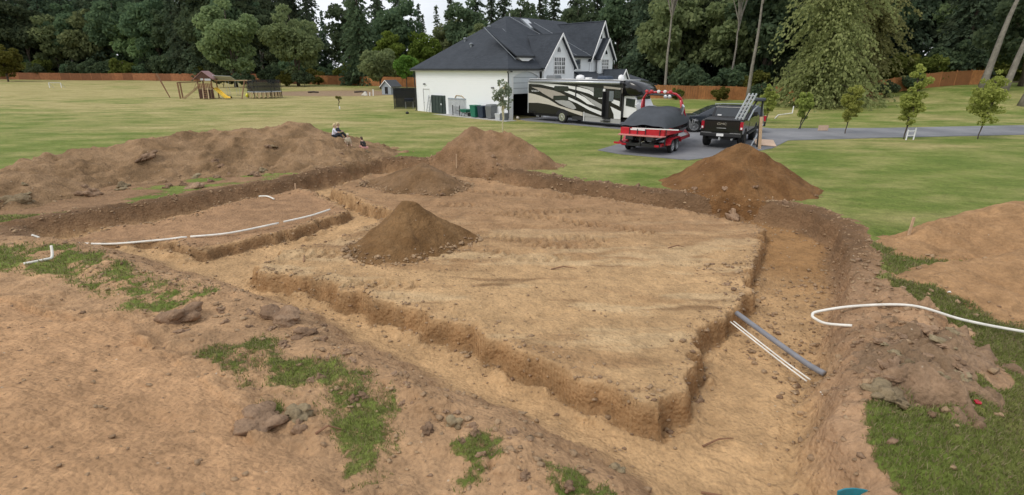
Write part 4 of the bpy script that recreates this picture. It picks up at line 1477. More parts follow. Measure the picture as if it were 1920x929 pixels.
# ------------------------------------------------------------------ motorhome
# local: +y runs to the front, the side facing the dig is the plane x = 0
rv = empty('motorhome', (1.42, 45.77, .03), R(-134.05), 'long black, white and silver swirl-striped motorhome parked before the garage', 'motorhome')
Lb, Wd = 9.35, 2.5
mb = MB().prism([(-Wd, .62), (0, .62), (0, 3.22), (-.10, 3.38), (-Wd + .1, 3.38), (-Wd, 3.22)], 'y', 0, Lb)
mb.build('body', M['black_paint'], rv, .04)
capr = []
for y_, zt, zb_ in ((Lb, 3.38, 2.36), (Lb + .55, 3.36, 2.36), (Lb + 1.05, 3.18, 2.38), (Lb + 1.42, 2.9, 2.42), (Lb + 1.62, 2.6, 2.5)):
    k = .0 if y_ < Lb + 1.3 else .14
    capr.append([(-Wd + k, y_, zb_), (-k, y_, zb_), (-k, y_, zt - .14), (-k - .14, y_, zt), (-Wd + k + .14, y_, zt), (-Wd + k, y_, zt - .14)])
MB().loft(capr).build('front_cap', M['black_paint'], rv, 0, True)
# truck cab and hood
cab = MB().loft([[(-2.3, Lb + .01, .75), (-.2, Lb + .01, .75), (-.2, Lb + .01, 2.33), (-2.3, Lb + .01, 2.33)], [(-2.3, Lb + 1.1, .75), (-.2, Lb + 1.1, .75), (-.25, Lb + .9, 2.33), (-2.25, Lb + .9, 2.33)],
                 [(-2.3, Lb + 1.35, .75), (-.2, Lb + 1.35, .75), (-.25, Lb + 1.32, 1.62), (-2.25, Lb + 1.32, 1.62)], [(-2.15, Lb + 2.5, .8), (-.35, Lb + 2.5, .8), (-.45, Lb + 2.4, 1.42), (-2.05, Lb + 2.4, 1.42)]]).build('cab', M['white_paint'], rv, .05)
cwn = MB().prism([(Lb + .2, 1.62), (Lb + 1.08, 1.5), (Lb + .98, 2.1), (Lb + .2, 2.16)], 'x', -.195, -.188).build('cab_window', M['glass'], cab)
MB().box(-2.15, -.35, Lb + 1.02, Lb + 1.06, 1.66, 2.28).build('windscreen', M['glass'], cab)
MB().box(-.16, .02, Lb + 1.1, Lb + 1.22, 1.55, 2.05).build('wing_mirror', M['white_paint'], cab, .02)
MB().box(-2.0, -.5, Lb + 2.42, Lb + 2.52, .95, 1.35).build('grille', M['chrome'], cab)
MB().box(-2.3, -.2, Lb + 2.4, Lb + 2.62, .55, .78).build('bumper', M['chrome'], cab, .03)
# undercarriage, skirts, steps
MB().box(-2.2, -.3, .4, 11.2, .42, .61).build('chassis', M['black_plastic'], rv)
MB().box(-.06, -.008, 4.75, 5.9, .33, .62).build('skirt', M['black_plastic'], rv)
MB().box(-.06, -.008, 6.0, 9.3, .30, .62).build('silver_skirt', M['silver'], rv)
MB().bar((.03, 5.95, .3), (.03, 5.95, 1.0), .06).build('stabiliser_leg', M['white_trim'], rv)
MB().box(-.05, .36, 7.75, 8.4, .40, .46).box(-.05, .18, 7.75, 8.4, .58, .63).build('entry_step', M['black_plastic'], rv)
MB().box(-.10, .02, -.06, -.005, .6, 3.2).build('rear_corner_trim', M['pale_plastic'], rv)


def rv_panel(name, pts, mat, d=.006, parent=None):
    return MB().prism(pts, 'x', .002, d).build(name, M[mat], parent or rv)


rv_panel('cream_band', [(.0, 2.26), (.8, 2.16), (1.5, 2.02), (2.25, 1.82), (2.9, 1.55), (3.4, 1.35), (4.6, 1.13), (5.8, .95), (5.82, .66), (4.73, .88), (3.4, 1.19), (2.27, 1.40), (1.12, 1.48), (.0, 1.44)], 'cream', .005)
rv_panel('white_band', [(.0, 3.10), (1.37, 3.09), (2.82, 3.03), (4.63, 2.91), (5.5, 2.82), (6.34, 2.66), (6.80, 2.45), (6.80, 2.20), (6.36, 2.38), (5.15, 2.61), (4.32, 2.74), (2.78, 2.76), (1.37, 2.97), (.0, 3.0)], 'white_paint')
rv_panel('silver_swirl', [(.3, 2.76), (1.38, 2.70), (2.1, 2.62), (2.84, 2.51), (3.5, 2.36), (4.05, 2.18), (3.3, 2.14), (2.75, 2.10), (2.75, 1.84), (2.2, 2.04), (1.68, 2.24), (.98, 2.56)], 'tan_stripe')
rv_panel('silver_swirl', [(2.92, 1.74), (3.7, 1.80), (4.42, 1.76), (4.75, 1.60), (5.01, 1.40), (5.15, 1.22), (4.87, 1.12), (4.18, 1.28), (3.4, 1.52)], 'silver')
rv_panel('white_band', [(3.85, 2.48), (4.4, 2.54), (5.17, 2.36), (5.93, 2.10), (6.45, 1.80), (7.0, 1.48), (6.2, 1.62), (5.6, 1.92), (5.0, 2.16)], 'white_paint', .007)
rv_panel('grey_band', [(5.4, 2.40), (6.4, 2.08), (7.76, 1.55), (7.76, 1.22), (7.05, 1.46), (6.45, 1.83), (5.95, 2.13)], 'silver', .005)
rv_panel('white_band', [(4.33, 2.06), (5.2, 1.80), (6.42, 1.37), (7.77, 1.05), (7.8, .76), (6.43, 1.14), (5.21, 1.62), (4.34, 1.86)], 'white_paint', .008)
rv_panel('grey_band', [(5.2, 2.95), (6.1, 2.90), (6.76, 2.84), (6.76, 2.50), (6.34, 2.70), (5.6, 2.86)], 'silver', .004)
rv_panel('beige_band', [(7.66, 2.98), (9.3, 2.86), (9.3, 2.5), (9.18, 2.5), (9.18, 2.74), (7.9, 2.80), (7.66, 2.84)], 'tan_stripe')
rv_panel('silver_panel', [(7.63, 2.78), (7.81, 2.78), (7.81, 2.05), (7.2, 2.05)], 'white_paint', .004)
rv_panel('white_panel', [(8.45, 2.05), (9.25, 1.90), (9.25, 1.52), (8.45, 1.80)], 'white_paint', .005)
rv_panel('white_panel', [(8.35, 1.52), (9.3, 1.20), (9.3, .64), (8.72, .64), (8.68, .95)], 'white_paint', .005)
rv_panel('silver_band', [(5.95, .95), (7.75, .64), (5.95, .64)], 'silver', .004)
for a, b, c, d in ((2.83, 4.31, 2.50, 2.89), (2.77, 4.29, 1.81, 2.13), (6.77, 7.60, 2.12, 2.81), (8.66, 9.16, 2.15, 2.68)):
    w = MB().prism([(a + .08, c), (b - .08, c), (b, c + .08), (b, d - .08), (b - .08, d), (a + .08, d), (a, d - .08), (a, c + .08)], 'x', .003, .022).build('window', M['glass'], rv)
dr = MB().box(.003, .02, 7.82, 8.2, .66, 2.62).build('entry_door', M['black_plastic'], rv)
MB().box(.021, .40, 7.84, 7.88, .72, 2.6).build('open_door_leaf', M['black_plastic'], dr, .01)
MB().box(.003, .018, 8.2, 8.58, 1.9, 2.62).build('door_window', M['glass_grey'], dr)
MB().box(.004, .05, 5.02, 5.10, 1.85, 3.0).box(.004, .05, 9.18, 9.26, 1.5, 2.85).build('awning_arm', M['black_plastic'], rv)
MB().tube([(.09, .1, 3.22), (.09, 9.1, 3.22)], .105, 12).build('awning_roll', M['alu'], rv, smooth=True)
MB().box(-Wd + .1, -.1, .02, Lb, 3.385, 3.42).build('roof_skin', M['white_paint'], rv)
MB().loft([[(-1.6, 1.3, 3.42), (-.7, 1.3, 3.42), (-.7, 2.35, 3.42), (-1.6, 2.35, 3.42)], [(-1.55, 1.32, 3.7), (-.75, 1.32, 3.7), (-.75, 2.25, 3.7), (-1.55, 2.25, 3.7)]]).build('air_conditioner', M['bin_grey'], rv, .06)
MB().loft([[(-1.6, 6.5, 3.42), (-.7, 6.5, 3.42), (-.7, 7.5, 3.42), (-1.6, 7.5, 3.42)], [(-1.55, 6.52, 3.68), (-.75, 6.52, 3.68), (-.75, 7.4, 3.68), (-1.55, 7.4, 3.68)]]).build('air_conditioner', M['bin_navy'], rv, .06)
MB().disc((-1.1, 4.6, 3.42), 'z', [(.34, 0), (.36, .12), (.28, .27), (.1, .33)], 16).build('satellite_dome', M['white_paint'], rv, 0, True)
MB().disc((-1.3, 8.3, 3.42), 'z', [(.22, 0), (.24, .14), (.18, .3), (.05, .36)], 14).build('satellite_dome', M['white_paint'], rv, 0, True)
MB().box(-1.2, -.8, 5.3, 5.7, 3.42, 3.56).build('roof_hatch', M['white_paint'], rv, .02)
for y_, r_ in ((3.75, .47), (11.0, .47)):
    for x_ in ((-.10, 1), (-2.40, -1)):
        wheel(rv, x_[0], y_, r_, .3, x_[1], 'chrome', 8, .66)
MB().prism([(3.1 + .0, .61)] + [(3.75 + .68 * math.cos(a), .5 + .62 * math.sin(a)) for a in [math.pi * (1 - i / 10) for i in range(11)]] + [(4.4, .61)], 'x', -.04, .008).build('wheel_arch', M['dark_in'], rv)
text_mesh('SENECA', .17, 'lettering', M['white_paint'], rv, (.010, .76, 2.43), (R(90), 0, R(90)), .002, .85)

# ------------------------------------------------------------------ boat on its trailer
hd = R(-34)
bt = empty('boat', (6.72, 26.85, .03), hd, 'red and black wakeboard boat under a grey cover, red tower raised', 'boat')
ST = [(0.0, 1.16, .98, .66, 1.36), (.5, 1.22, 1.0, .58, 1.42), (2.0, 1.25, 1.02, .52, 1.46), (3.6, 1.22, 1.0, .52, 1.50), (5.0, .98, .80, .62, 1.55), (5.9, .58, .45, .85, 1.58), (6.5, .10, .08, 1.15, 1.60)]


def hull_ring(y, b, c, zk, zg, low=0.0):
    zc = zk + .30
    return [(-b, y, zg), (-b * 1.01, y, zc + (zg - zc) * .5), (-c, y, zc), (0, y, zk), (c, y, zc), (b * 1.01, y, zc + (zg - zc) * .5), (b, y, zg)]


MB().loft([hull_ring(*s) for s in ST]).build('hull', M['black_paint'], bt, 0, False)
mb = MB()                                       # red sheer panel wrapping stern and quarter
for sx in (-1, 1):
    mb.loft([[(sx * 1.175, -.02, 1.34), (sx * 1.175, -.02, 1.0), (sx * 1.15, -.02, 1.0), (sx * 1.15, -.02, 1.34)], [(sx * 1.25, .6, 1.33), (sx * 1.25, .6, 1.0), (sx * 1.22, .6, 1.0), (sx * 1.22, .6, 1.33)],
             [(sx * 1.285, 1.5, 1.16), (sx * 1.285, 1.5, .98), (sx * 1.25, 1.5, .98), (sx * 1.25, 1.5, 1.16)], [(sx * 1.285, 2.7, 1.0), (sx * 1.285, 2.7, .97), (sx * 1.25, 2.7, .97), (sx * 1.25, 2.7, 1.0)]])
mb.build('red_quarter_panel', M['red_paint'], bt)
MB().prism([(-1.16, .96), (1.16, .96), (1.18, 1.33), (-1.18, 1.33)], 'y', -.09, -.015).build('transom', M['red_paint'], bt, .02)
MB().prism([(-1.16, -.42), (1.16, -.42), (1.24, .02), (-1.24, .02)], 'z', .93, .99).build('swim_platform', M['pale_red'], bt, .02)
MB().box(-1.14, 1.14, -.12, -.095, 1.31, 1.36).build('transom_trim', M['white_trim'], bt)
MB().box(-.62, .16, -.115, -.093, 1.20, 1.27).build('name_plate', M['white_trim'], bt)
for x_ in (-.65, -.23, .2, .95):
    MB().box(x_ - .02, x_ + .02, -.14, -.122, 1.0, 1.42).build('cover_strap', M['black_plastic'], bt)
rings = []
for y, b, z0, zt, ex in ((-.14, 1.17, 1.38, 1.46, 4), (.1, 1.20, 1.40, 1.66, 6), (.5, 1.24, 1.42, 1.90, 7), (1.1, 1.28, 1.44, 2.14, 7), (2.0, 1.31, 1.46, 2.24, 8), (2.9, 1.31, 1.47, 2.27, 7), (3.4, 1.28, 1.49, 2.22, 6), (4.3, 1.15, 1.52, 1.90, 4), (5.4, .82, 1.58, 1.72, 3), (6.45, .2, 1.60, 1.65, 2.5)):
    rr = []
    for k in range(21):
        t = math.sin(math.pi / 2 * (-1 + 2 * k / 20))
        sag = .035 * math.cos(t * 7 + y * 1.7) + .03 * math.sin(t * 3 - y * 2.6)
        h = (1 - abs(t) ** ex)
        rr.append((b * t, y, z0 + (zt - z0) * h + sag * h - (.10 if abs(t) > .999 else 0)))
    rings.append(rr)
MB().loft(rings, closed=False, caps=False).build('cover', M['canvas'], bt, 0, True, sub=1)
tw = MB()
for sx in (-1, 1):
    tw.tube([(sx * 1.16, 3.35, 1.5), (sx * 1.12, 2.95, 2.1), (sx * 1.02, 2.6, 2.68), (sx * .80, 2.4, 2.92), (sx * .4, 2.35, 2.99), (0, 2.35, 3.0)], [.075, .075, .07, .06, .055, .055], 10)
    tw.tube([(sx * 1.15, 2.55, 1.5), (sx * 1.13, 2.6, 2.1), (sx * 1.04, 2.5, 2.62)], .055, 10)
tw.build('tower', M['red_paint'], bt, 0, True)
MB().prism([(-.75, 2.3), (.75, 2.3), (.85, 3.1), (-.85, 3.1)], 'z', 2.82, 2.88).build('tower_canopy', M['black_plastic'], bt, .02)
for x_ in (-.75, -.5, -.1, .25, .55):
    sp_ = MB().disc((x_, 2.2, 3.04), 'y', [(.07, .16), (.085, 0), (.03, -.02)], 12).build('tower_speaker', M['white_paint' if x_ in (-.1, .25) else 'red_paint'], bt)
for x_ in (.3, .52):
    MB().disc((x_, 2.2, 2.78), 'y', [(.08, .2), (.1, 0), (.04, -.02)], 12).build('tower_light', M['alu'], bt)
for sx in (-1, 1):
    MB().bar((sx * 1.16, 2.45, 1.95), (sx * 1.28, 2.3, 2.35), .08, .25).build('board_rack', M['chrome' if sx > 0 else 'white_paint'], bt)
MB().prism([(4.0, 1.05), (4.9, 1.12), (5.2, 1.48), (4.75, 1.2), (4.6, 1.5), (4.4, 1.15), (4.0, 1.5), (3.8, 1.5)], 'x', 1.235, 1.245).build('hull_graphic', M['silver'], bt)
bgf = bt.children[-1]
bgf.location = (-.02, 0, -.02)
bgf.rotation_euler = (0, 0, R(10))
bgf.location = (.72, -.17, 0)
MB().tube([(0, -.1, .60), (0, .45, .52)], .05, 8).build('propeller_shaft', M['chrome'], bt)
pp = MB()
for k in range(4):
    a = k * math.pi / 2 + .4
    pp.bar((0, -.12, .60), (.19 * math.cos(a), -.10, .60 + .19 * math.sin(a)), .11, .02)
pp.build('propeller', M['chrome'], bt)
MB().box(-.03, .03, -.3, -.16, .42, .92).build('rudder', M['black_plastic'], bt)
for x_ in (-.55, .55):
    MB().box(x_ - .2, x_ + .2, -.4, -.02, .74, .92).build('wake_plate', M['black_plastic'], bt, .02)

tl = empty('boat_trailer', (6.72, 26.85, .03), hd, 'red tandem-axle trailer carrying the covered boat', 'trailer')
for sx in (-1, 1):
    MB().box(sx * .95 - .06, sx * .95 + .06, -.1, 5.2, .40, .56).build('frame_rail', M['red_paint'], tl, .01)
    MB().bar((sx * .95, 5.2, .48), (sx * .06, 7.4, .50), .1, .14).build('tongue_rail', M['red_paint'], tl)
    MB().bar((sx * .55, -.2, .62), (sx * .55, 4.2, .62), .14, .1).build('bunk', M['black_plastic'], tl)
    fd = MB()
    prof = [(.62, .56), (.78, .74), (1.05, .80), (2.05, .80), (2.35, .72), (2.5, .52)]
    fd.loft([[(sx * 1.0, y, z), (sx * 1.32, y, z), (sx * 1.32, y, z - .06), (sx * 1.0, y, z - .06)] for y, z in prof])
    fd.build('fender', M['red_paint'], tl)
    MB().box(min(sx * 1.0, sx * 1.34), max(sx * 1.0, sx * 1.34), .18, .62, .50, .58).build('fender_step', M['red_paint'], tl)
    MB().bar((sx * 1.18, .1, .5), (sx * 1.18, .1, 1.3), .06).build('guide_post', M['black_plastic'], tl)
    for y_ in (1.2, 1.95):
        wheel(tl, sx * 1.16, y_, .34, .22, sx, 'chrome', 5, .62)
MB().box(-1.02, 1.02, -.22, -.08, .40, .56).build('rear_crossbar', M['black_plastic'], tl, .01)
MB().box(-1.0, 1.0, 1.15, 1.25, .30, .40).box(-1.0, 1.0, 1.9, 2.0, .30, .40).build('axle', M['black_plastic'], tl)
MB().box(-1.5, -.95, -.1, .02, .44, .54).build('left_rear_bar', M['red_paint'], tl)
for sx in (-1, 1):
    MB().box(sx * .88 - .12, sx * .88 + .12, -.25, -.225, .43, .53).build('tail_light', M['red_light'], tl)


# ------------------------------------------------------------------ pickup
def arch_profile(y0, y1, zb, zt, wheels, r, front):
    """side outline (y,z) of a lower body with round wheel arches cut from its sill"""
    pts = [(y0, zb)]
    for w in wheels:
        for i in range(13):
            a = math.pi * (1 - i / 12)
            pts.append((w + r * math.cos(a), max(zb, .42 + r * math.sin(a))))
    pts += [(y1, zb)] + front + [(y0, zt)]
    return pts


tk = empty('pickup', (12.15, 29.75, .03), R(-32), 'lifted black pickup seen from behind, a ladder rack on its bed', 'pickup truck')
for o_sc in (tk,):
    o_sc.scale = (1.08, 1.06, 1.08)
W2 = 1.0
prof = arch_profile(-1.12, 4.62, .72, 1.42, (0.0, 3.68), .56, [(4.72, .95), (4.66, 1.28), (4.3, 1.38), (2.9, 1.43)])
MB().prism(prof, 'x', -W2, W2).build('body', M['black_paint'], tk, .035)
ck = MB()
ck.loft([[(-.94, .75, 1.41), (.94, .75, 1.41), (.94, 2.95, 1.43), (-.94, 2.95, 1.43)], [(-.80, .86, 1.96), (.80, .86, 1.96), (.80, 2.25, 1.96), (-.80, 2.25, 1.96)], [(-.70, .98, 2.02), (.70, .98, 2.02), (.70, 2.1, 2.02), (-.70, 2.1, 2.02)]])
cab = ck.build('cab', M['black_paint'], tk, .03)
MB().slab([(-.76, .775, 1.48), (.76, .775, 1.48), (.70, .845, 1.90), (-.70, .845, 1.90)], .02).build('rear_window', M['glass'], cab)
cab.children[0].location = (0, -.012, .0)
MB().box(-.62, -.42, .735, .75, 1.50, 1.57).build('window_sticker', M['white_trim'], cab)
for sx in (-1, 1):
    w_ = MB()
    for a, b in ((.95, 1.55), (1.62, 2.45)):
        w_.loft([[(sx * .942, a, 1.46), (sx * .942, b, 1.46), (sx * .932, b, 1.46), (sx * .932, a, 1.46)], [(sx * .822, a + .05, 1.90), (sx * .822, min(b, 2.2) - .02, 1.90), (sx * .812, min(b, 2.2) - .02, 1.90), (sx * .812, a + .05, 1.90)]])
    w_.build('side_window', M['glass'], cab)
    MB().box(sx * 1.06 - .1, sx * 1.06 + .1, 2.35, 2.45, 1.42, 1.66).build('wing_mirror', M['black_plastic'], tk, .02)
    tl_ = MB().box(min(sx * .86, sx * 1.008), max(sx * .86, sx * 1.008), -1.135, -.98, .98, 1.36).build('tail_light', M['red_light'], tk, .01)
    MB().box(min(sx * .9, sx * .98), max(sx * .9, sx * .98), -1.142, -1.136, 1.0, 1.1).build('reversing_lamp', M['white_trim'], tl_)
    MB().box(sx * 1.0 - .1, sx * 1.0 + .1, .55, 3.15, .62, .68).build('running_board', M['black_plastic'], tk)
    MB().box(sx * 1.004 - .004, sx * 1.004 + .004, 1.0, 1.02, .8, 1.4).build('door_seam', M['dark_in'], tk)
    for y_ in (0.0, 3.68):
        wheel(tk, sx * .86, y_, .44, .32, sx, 'black_plastic', 6, .6)
tg = MB().box(-.84, .84, -1.165, -1.125, .86, 1.40).build('tailgate', M['black_paint'], tk, .015)
MB().box(-.84, .84, -1.20, -1.05, 1.41, 1.45).build('tailgate_spoiler', M['black_plastic'], tg, .01)
MB().box(-.22, .22, -1.178, -1.167, 1.02, 1.05).build('tailgate_handle', M['silver'], tg)
text_mesh('GMC', .15, 'emblem', M['chrome'], tg, (0, -1.172, 1.24), (R(90), 0, 0), .004, .46)
MB().box(-.96, .96, -.98, .7, 1.425, 1.445).build('bed_cover', M['black_plastic'], tk)
bp_ = MB().box(-.98, .98, -1.34, -1.13, .62, .80).build('rear_bumper', M['black_plastic'], tk, .03)
MB().box(-.17, .17, -1.352, -1.342, .65, .78).build('number_plate', M['white_trim'], bp_)
MB().box(-.95, -.45, -1.345, -1.2, .802, .815).box(.45, .95, -1.345, -1.2, .802, .815).build('bumper_step', M['silver'], bp_)
MB().bar((0, -1.1, .52), (0, -1.45, .50), .08).bar((0, -1.43, .5), (0, -1.43, .62), .05).build('tow_hitch', M['alu'], tk)
MB().box(-.6, .6, -1.0, 4.4, .45, .71).build('chassis', M['black_plastic'], tk)
MB().tube([(-.8, 0, .44), (.8, 0, .44)], .09, 8).build('rear_axle', M['black_plastic'], tk)
MB().tube([(.55, -1.2, .5), (.55, .2, .5)], .05, 8).build('exhaust_pipe', M['alu'], tk)
# ladder section and folded motorbike-style ramp standing up on the bed's right rail
ld = empty('folding_ramp', (12.15, 29.75, .03), R(-32), 'aluminium ladder ramp standing tilted at the right side of the black pickup', 'ramp')
for k, x_ in enumerate((.55, .72, .88)):
    MB().bar((x_, -.75, 1.46), (x_ + .42, -.35, 2.72), .05, .07).build('rail', M['alu'], ld)
for t in (.08, .22, .36, .5, .64, .78, .92):
    p = Vector((.55, -.75, 1.46)).lerp(Vector((.97, -.35, 2.72)), t)
    q = Vector((.88, -.75, 1.46)).lerp(Vector((1.30, -.35, 2.72)), t)
    MB().bar(p, q, .035).build('rung', M['alu'], ld)
ld.scale = (1.08, 1.06, 1.08)
rk = empty('equipment_rack', (12.15, 29.75, .03), R(-32), 'dark tubular equipment frame leaning against the right side of the pickup', 'rack')
MB().tube([(1.12, -.55, 1.55), (1.25, .1, 2.2), (1.4, .75, 2.62), (1.62, .8, 2.5), (1.72, .55, .0)], .05, 8).build('main_tube', M['black_plastic'], rk)
MB().tube([(1.16, -.2, 1.5), (1.3, .3, 2.05), (1.5, .9, 2.35)], .035, 8).build('brace_tube', M['alu'], rk)
MB().tube([(1.62, .9, 2.45), (1.75, 1.4, 1.2), (1.45, -.5, .0)], .03, 8).build('stand_leg', M['alu'], rk)
MB().prism([(1.15, .3), (1.75, .3), (1.75, 1.1), (1.2, 1.1)], 'z', 2.5, 2.66).build('soft_cover', M['canvas'], rk, .05)

# ------------------------------------------------------------------ sport utility vehicle behind the pickup, seen from its left side
sv = empty('sport_utility_vehicle', (16.25, 37.1, .03), R(82), 'dark grey sport utility vehicle parked crosswise behind the black pickup', 'car')
sv.scale = (1.1, 1.2, 1.03)
prof = arch_profile(-1.0, 3.75, .45, 1.08, (0.0, 2.85), .44, [(3.85, .7), (3.78, .98), (3.3, 1.08), (2.6, 1.12)])
MB().prism(prof, 'x', -.95, .95).build('body', M['grey_paint'], sv, .05)
ck = MB().loft([[(-.9, -.98, 1.07), (.9, -.98, 1.07), (.9, 2.75, 1.11), (-.9, 2.75, 1.11)], [(-.74, -.8, 1.66), (.74, -.8, 1.66), (.74, 1.75, 1.68), (-.74, 1.75, 1.68)], [(-.62, -.6, 1.74), (.62, -.6, 1.74), (.62, 1.5, 1.75), (-.62, 1.5, 1.75)]])
cab = ck.build('cabin', M['grey_paint'], sv, .04)
for sx in (-1, 1):
    w_ = MB()
    for a, b in ((-.8, -.1), (0, .85), (.95, 2.2)):
        hi_a, hi_b = max(a, -.72) + .05, min(b, 1.7) - .02
        w_.loft([[(sx * .906, a, 1.13), (sx * .906, b, 1.13), (sx * .896, b, 1.13), (sx * .896, a, 1.13)], [(sx * .764, hi_a, 1.60), (sx * .764, hi_b, 1.60), (sx * .754, hi_b, 1.60), (sx * .754, hi_a, 1.60)]])
    w_.build('side_window', M['glass'], cab)
    MB().box(min(sx * .7, sx * .962), max(sx * .7, sx * .962), -1.04, -.85, .78, 1.12).build('tail_light', M['red_light'], sv, .01)
    MB().box(min(sx * .6, sx * .9), max(sx * .6, sx * .9), 3.72, 3.86, .75, .92).build('headlight', M['white_trim'], sv, .02)
    MB().box(sx * 1.02 - .09, sx * 1.02 + .09, 1.95, 2.05, 1.08, 1.24).build('wing_mirror', M['grey_paint'], sv, .02)
    MB().box(sx * .66 - .02, sx * .66 + .02, -.5, 1.5, 1.78, 1.82).build('roof_rail', M['alu'], sv)
    for y_ in (0.0, 2.85):
        wheel(sv, sx * .84, y_, .37, .24, sx, 'chrome', 5, .68)
MB().slab([(-.78, 2.62, 1.15), (.78, 2.62, 1.15), (.66, 1.84, 1.62), (-.66, 1.84, 1.62)], .02).build('windscreen', M['glass'], cab)
cab.children[-1].location = (0, .06, .03)
MB().box(-.9, .9, -1.08, -.98, .45, .72).build('rear_bumper', M['black_plastic'], sv, .02)
MB().box(-.9, .9, -.85, 3.6, .28, .46).build('underbody', M['black_plastic'], sv)

# ------------------------------------------------------------------ trees
def leaf_quads(cen, axis, size, rg, aspect=.5, flatten=0.0):
    """one diamond-shaped leaf spray per centre; axis is the direction it points in"""
    n = len(cen)
    a = axis + rg.normal(0, .45, (n, 3))
    a /= np.linalg.norm(a, axis=1, keepdims=True) + 1e-9
    r_ = rg.normal(0, 1, (n, 3))
    r_[:, 2] *= (1 - flatten)
    s = np.cross(a, r_)
    s /= np.linalg.norm(s, axis=1, keepdims=True) + 1e-9
    L_ = (size * rg.uniform(.6, 1.35, n))[:, None]
    W_ = L_ * aspect
    nrm = np.cross(a, s)
    V = np.stack([cen - a * L_ * .5, cen + s * W_ * .5 + nrm * L_ * .06, cen + a * L_ * .5 - nrm * L_ * .08, cen - s * W_ * .5 + nrm * L_ * .06], 1)
    F = np.arange(n * 4).reshape(n, 4)
    return V.reshape(-1, 3), F


def trunk_mb(h, r0, r1, seed, lean=(0, 0), wob=.12):
    r_ = random.Random(seed)
    pts, rs = [], []
    for i in range(9):
        t = i / 8
        pts.append((lean[0] * t * h + r_.uniform(-wob, wob) * t, lean[1] * t * h + r_.uniform(-wob, wob) * t, -.15 + (h + .15) * t))
        rs.append(r0 * (1 - t) + r1 * t + (r0 * .25 if i == 0 else 0))
    return pts, rs


def make_conifer(name, h, rad, seed, leaf, bark, base=.12, droop=.35, size=.55, dens=1.0, lean=(0, 0), trunk_r=None, taper=.8, wild=0.0):
    rg = np.random.default_rng(seed)
    root = empty(name, (0, 0, 0))
    pts, rs = trunk_mb(h, trunk_r or h * .014, .03, seed, lean)
    tm = MB().tube(pts, rs, 9)
    C_, A_ = [], []
    z = h * base
    lv = 0
    while z < h * .985:
        t = (z - h * base) / (h * (1 - base))
        R_ = rad * (1 - t) ** taper * rg.uniform(.75 - wild * .3, 1.1 + wild * .15) + .25
        nb = max(4, int((9 - 4 * t) * dens))
        a0 = rg.uniform(0, 6.28)
        for k in range(nb):
            a = a0 + 2 * math.pi * k / nb + rg.uniform(-.3, .3)
            Rb = R_ * rg.uniform(.45, 1.2)
            zb = z + rg.uniform(-.4, .4)
            if wild:
                Rb *= .62 + .75 * (.5 + .5 * math.sin(a * 2.0 + z * .55 + seed)) * (.5 + .5 * math.sin(a * 3.0 - z * .8)) + rg.uniform(-.1, .25)
            m_ = max(4, int(Rb * 4.6 * dens))
            u = (np.arange(m_) + rg.random(m_)) / m_
            u = .12 + .88 * u
            up = .10 * Rb * np.sin(u * math.pi) - droop * Rb * u ** 1.7
            spread = rg.normal(0, .10 * Rb + .05, m_) * u
            cx_ = lean[0] * zb + np.cos(a) * Rb * u - np.sin(a) * spread
            cy_ = lean[1] * zb + np.sin(a) * Rb * u + np.cos(a) * spread
            C_.append(np.stack([cx_, cy_, zb + up + rg.normal(0, .12, m_)], -1))
            ax_ = np.array([math.cos(a), math.sin(a), -droop * 1.6])
            A_.append(np.repeat(ax_[None], m_, 0))
            if k % 2 == 0 and t < .8:
                tm.tube([(lean[0] * zb, lean[1] * zb, zb), (lean[0] * zb + math.cos(a) * Rb * .7, lean[1] * zb + math.sin(a) * Rb * .7, zb - droop * Rb * .3)], [.05, .012], 4, False)
        z += h * .026 * rg.uniform(.75, 1.25) + .12
        lv += 1
    tm.build('trunk', bark, root, smooth=True)
    cen, axs = np.concatenate(C_), np.concatenate(A_)
    V1, F1 = leaf_quads(cen, axs, size, rg, .55)
    V2, F2 = leaf_quads(cen + rg.normal(0, size * .3, cen.shape), axs, size * .8, rg, .6)
    o = link_mesh('crown', np_mesh('crown', np.concatenate([V1, V2]), np.concatenate([F1, F2 + len(V1)])), leaf, root)
    return root


def make_broadleaf(name, h, rad, seed, leaf, bark, base=.28, puffs=26, size=.42, per=230, trunk_r=None, tall=1.0, lean=(0, 0), name_crown='crown'):
    rg = np.random.default_rng(seed)
    root = empty(name, (0, 0, 0))
    pts, rs = trunk_mb(h * .8, trunk_r or h * .018, .05, seed, lean, .2)
    tm = MB().tube(pts, rs, 8)
    C_, A_ = [], []
    zc = h * (base + (1 - base) * .5)
    hz = h * (1 - base) * .5
    for k in range(puffs):
        d = rg.normal(0, 1, 3)
        d /= np.linalg.norm(d)
        q = rg.random() ** .45
        c = np.array([d[0] * rad * q * .78, d[1] * rad * q * .78, zc + d[2] * hz * q * .82])
        c[:2] += np.array(lean) * c[2]
        pr = rad * rg.uniform(.26, .46) * (1 - .35 * abs(d[2]))
        n = int(per * (pr / (rad * .36)) ** 2)
        v = rg.normal(0, 1, (n, 3))
        v /= np.linalg.norm(v, axis=1, keepdims=True)
        rr = pr * (.55 + .5 * rg.random((n, 1)) ** .6)
        p = c + v * rr * np.array([1, 1, .72])
        C_.append(p)
        A_.append(v * .6 + np.array([0, 0, -.5]))
        if k < 9:
            zb = h * rg.uniform(base * .7, .6)
            tm.tube([(lean[0] * zb, lean[1] * zb, zb), tuple((np.array([lean[0] * zb, lean[1] * zb, zb]) + c) / 2 + np.array([0, 0, .2])), tuple(c)], [rs[0] * .45, rs[0] * .25, .03], 5, False)
    tm.build('trunk', bark, root, smooth=True)
    V, F = leaf_quads(np.concatenate(C_), np.concatenate(A_), size, rg, .7)
    link_mesh(name_crown, np_mesh('crown', V, F), leaf, root)
    return root


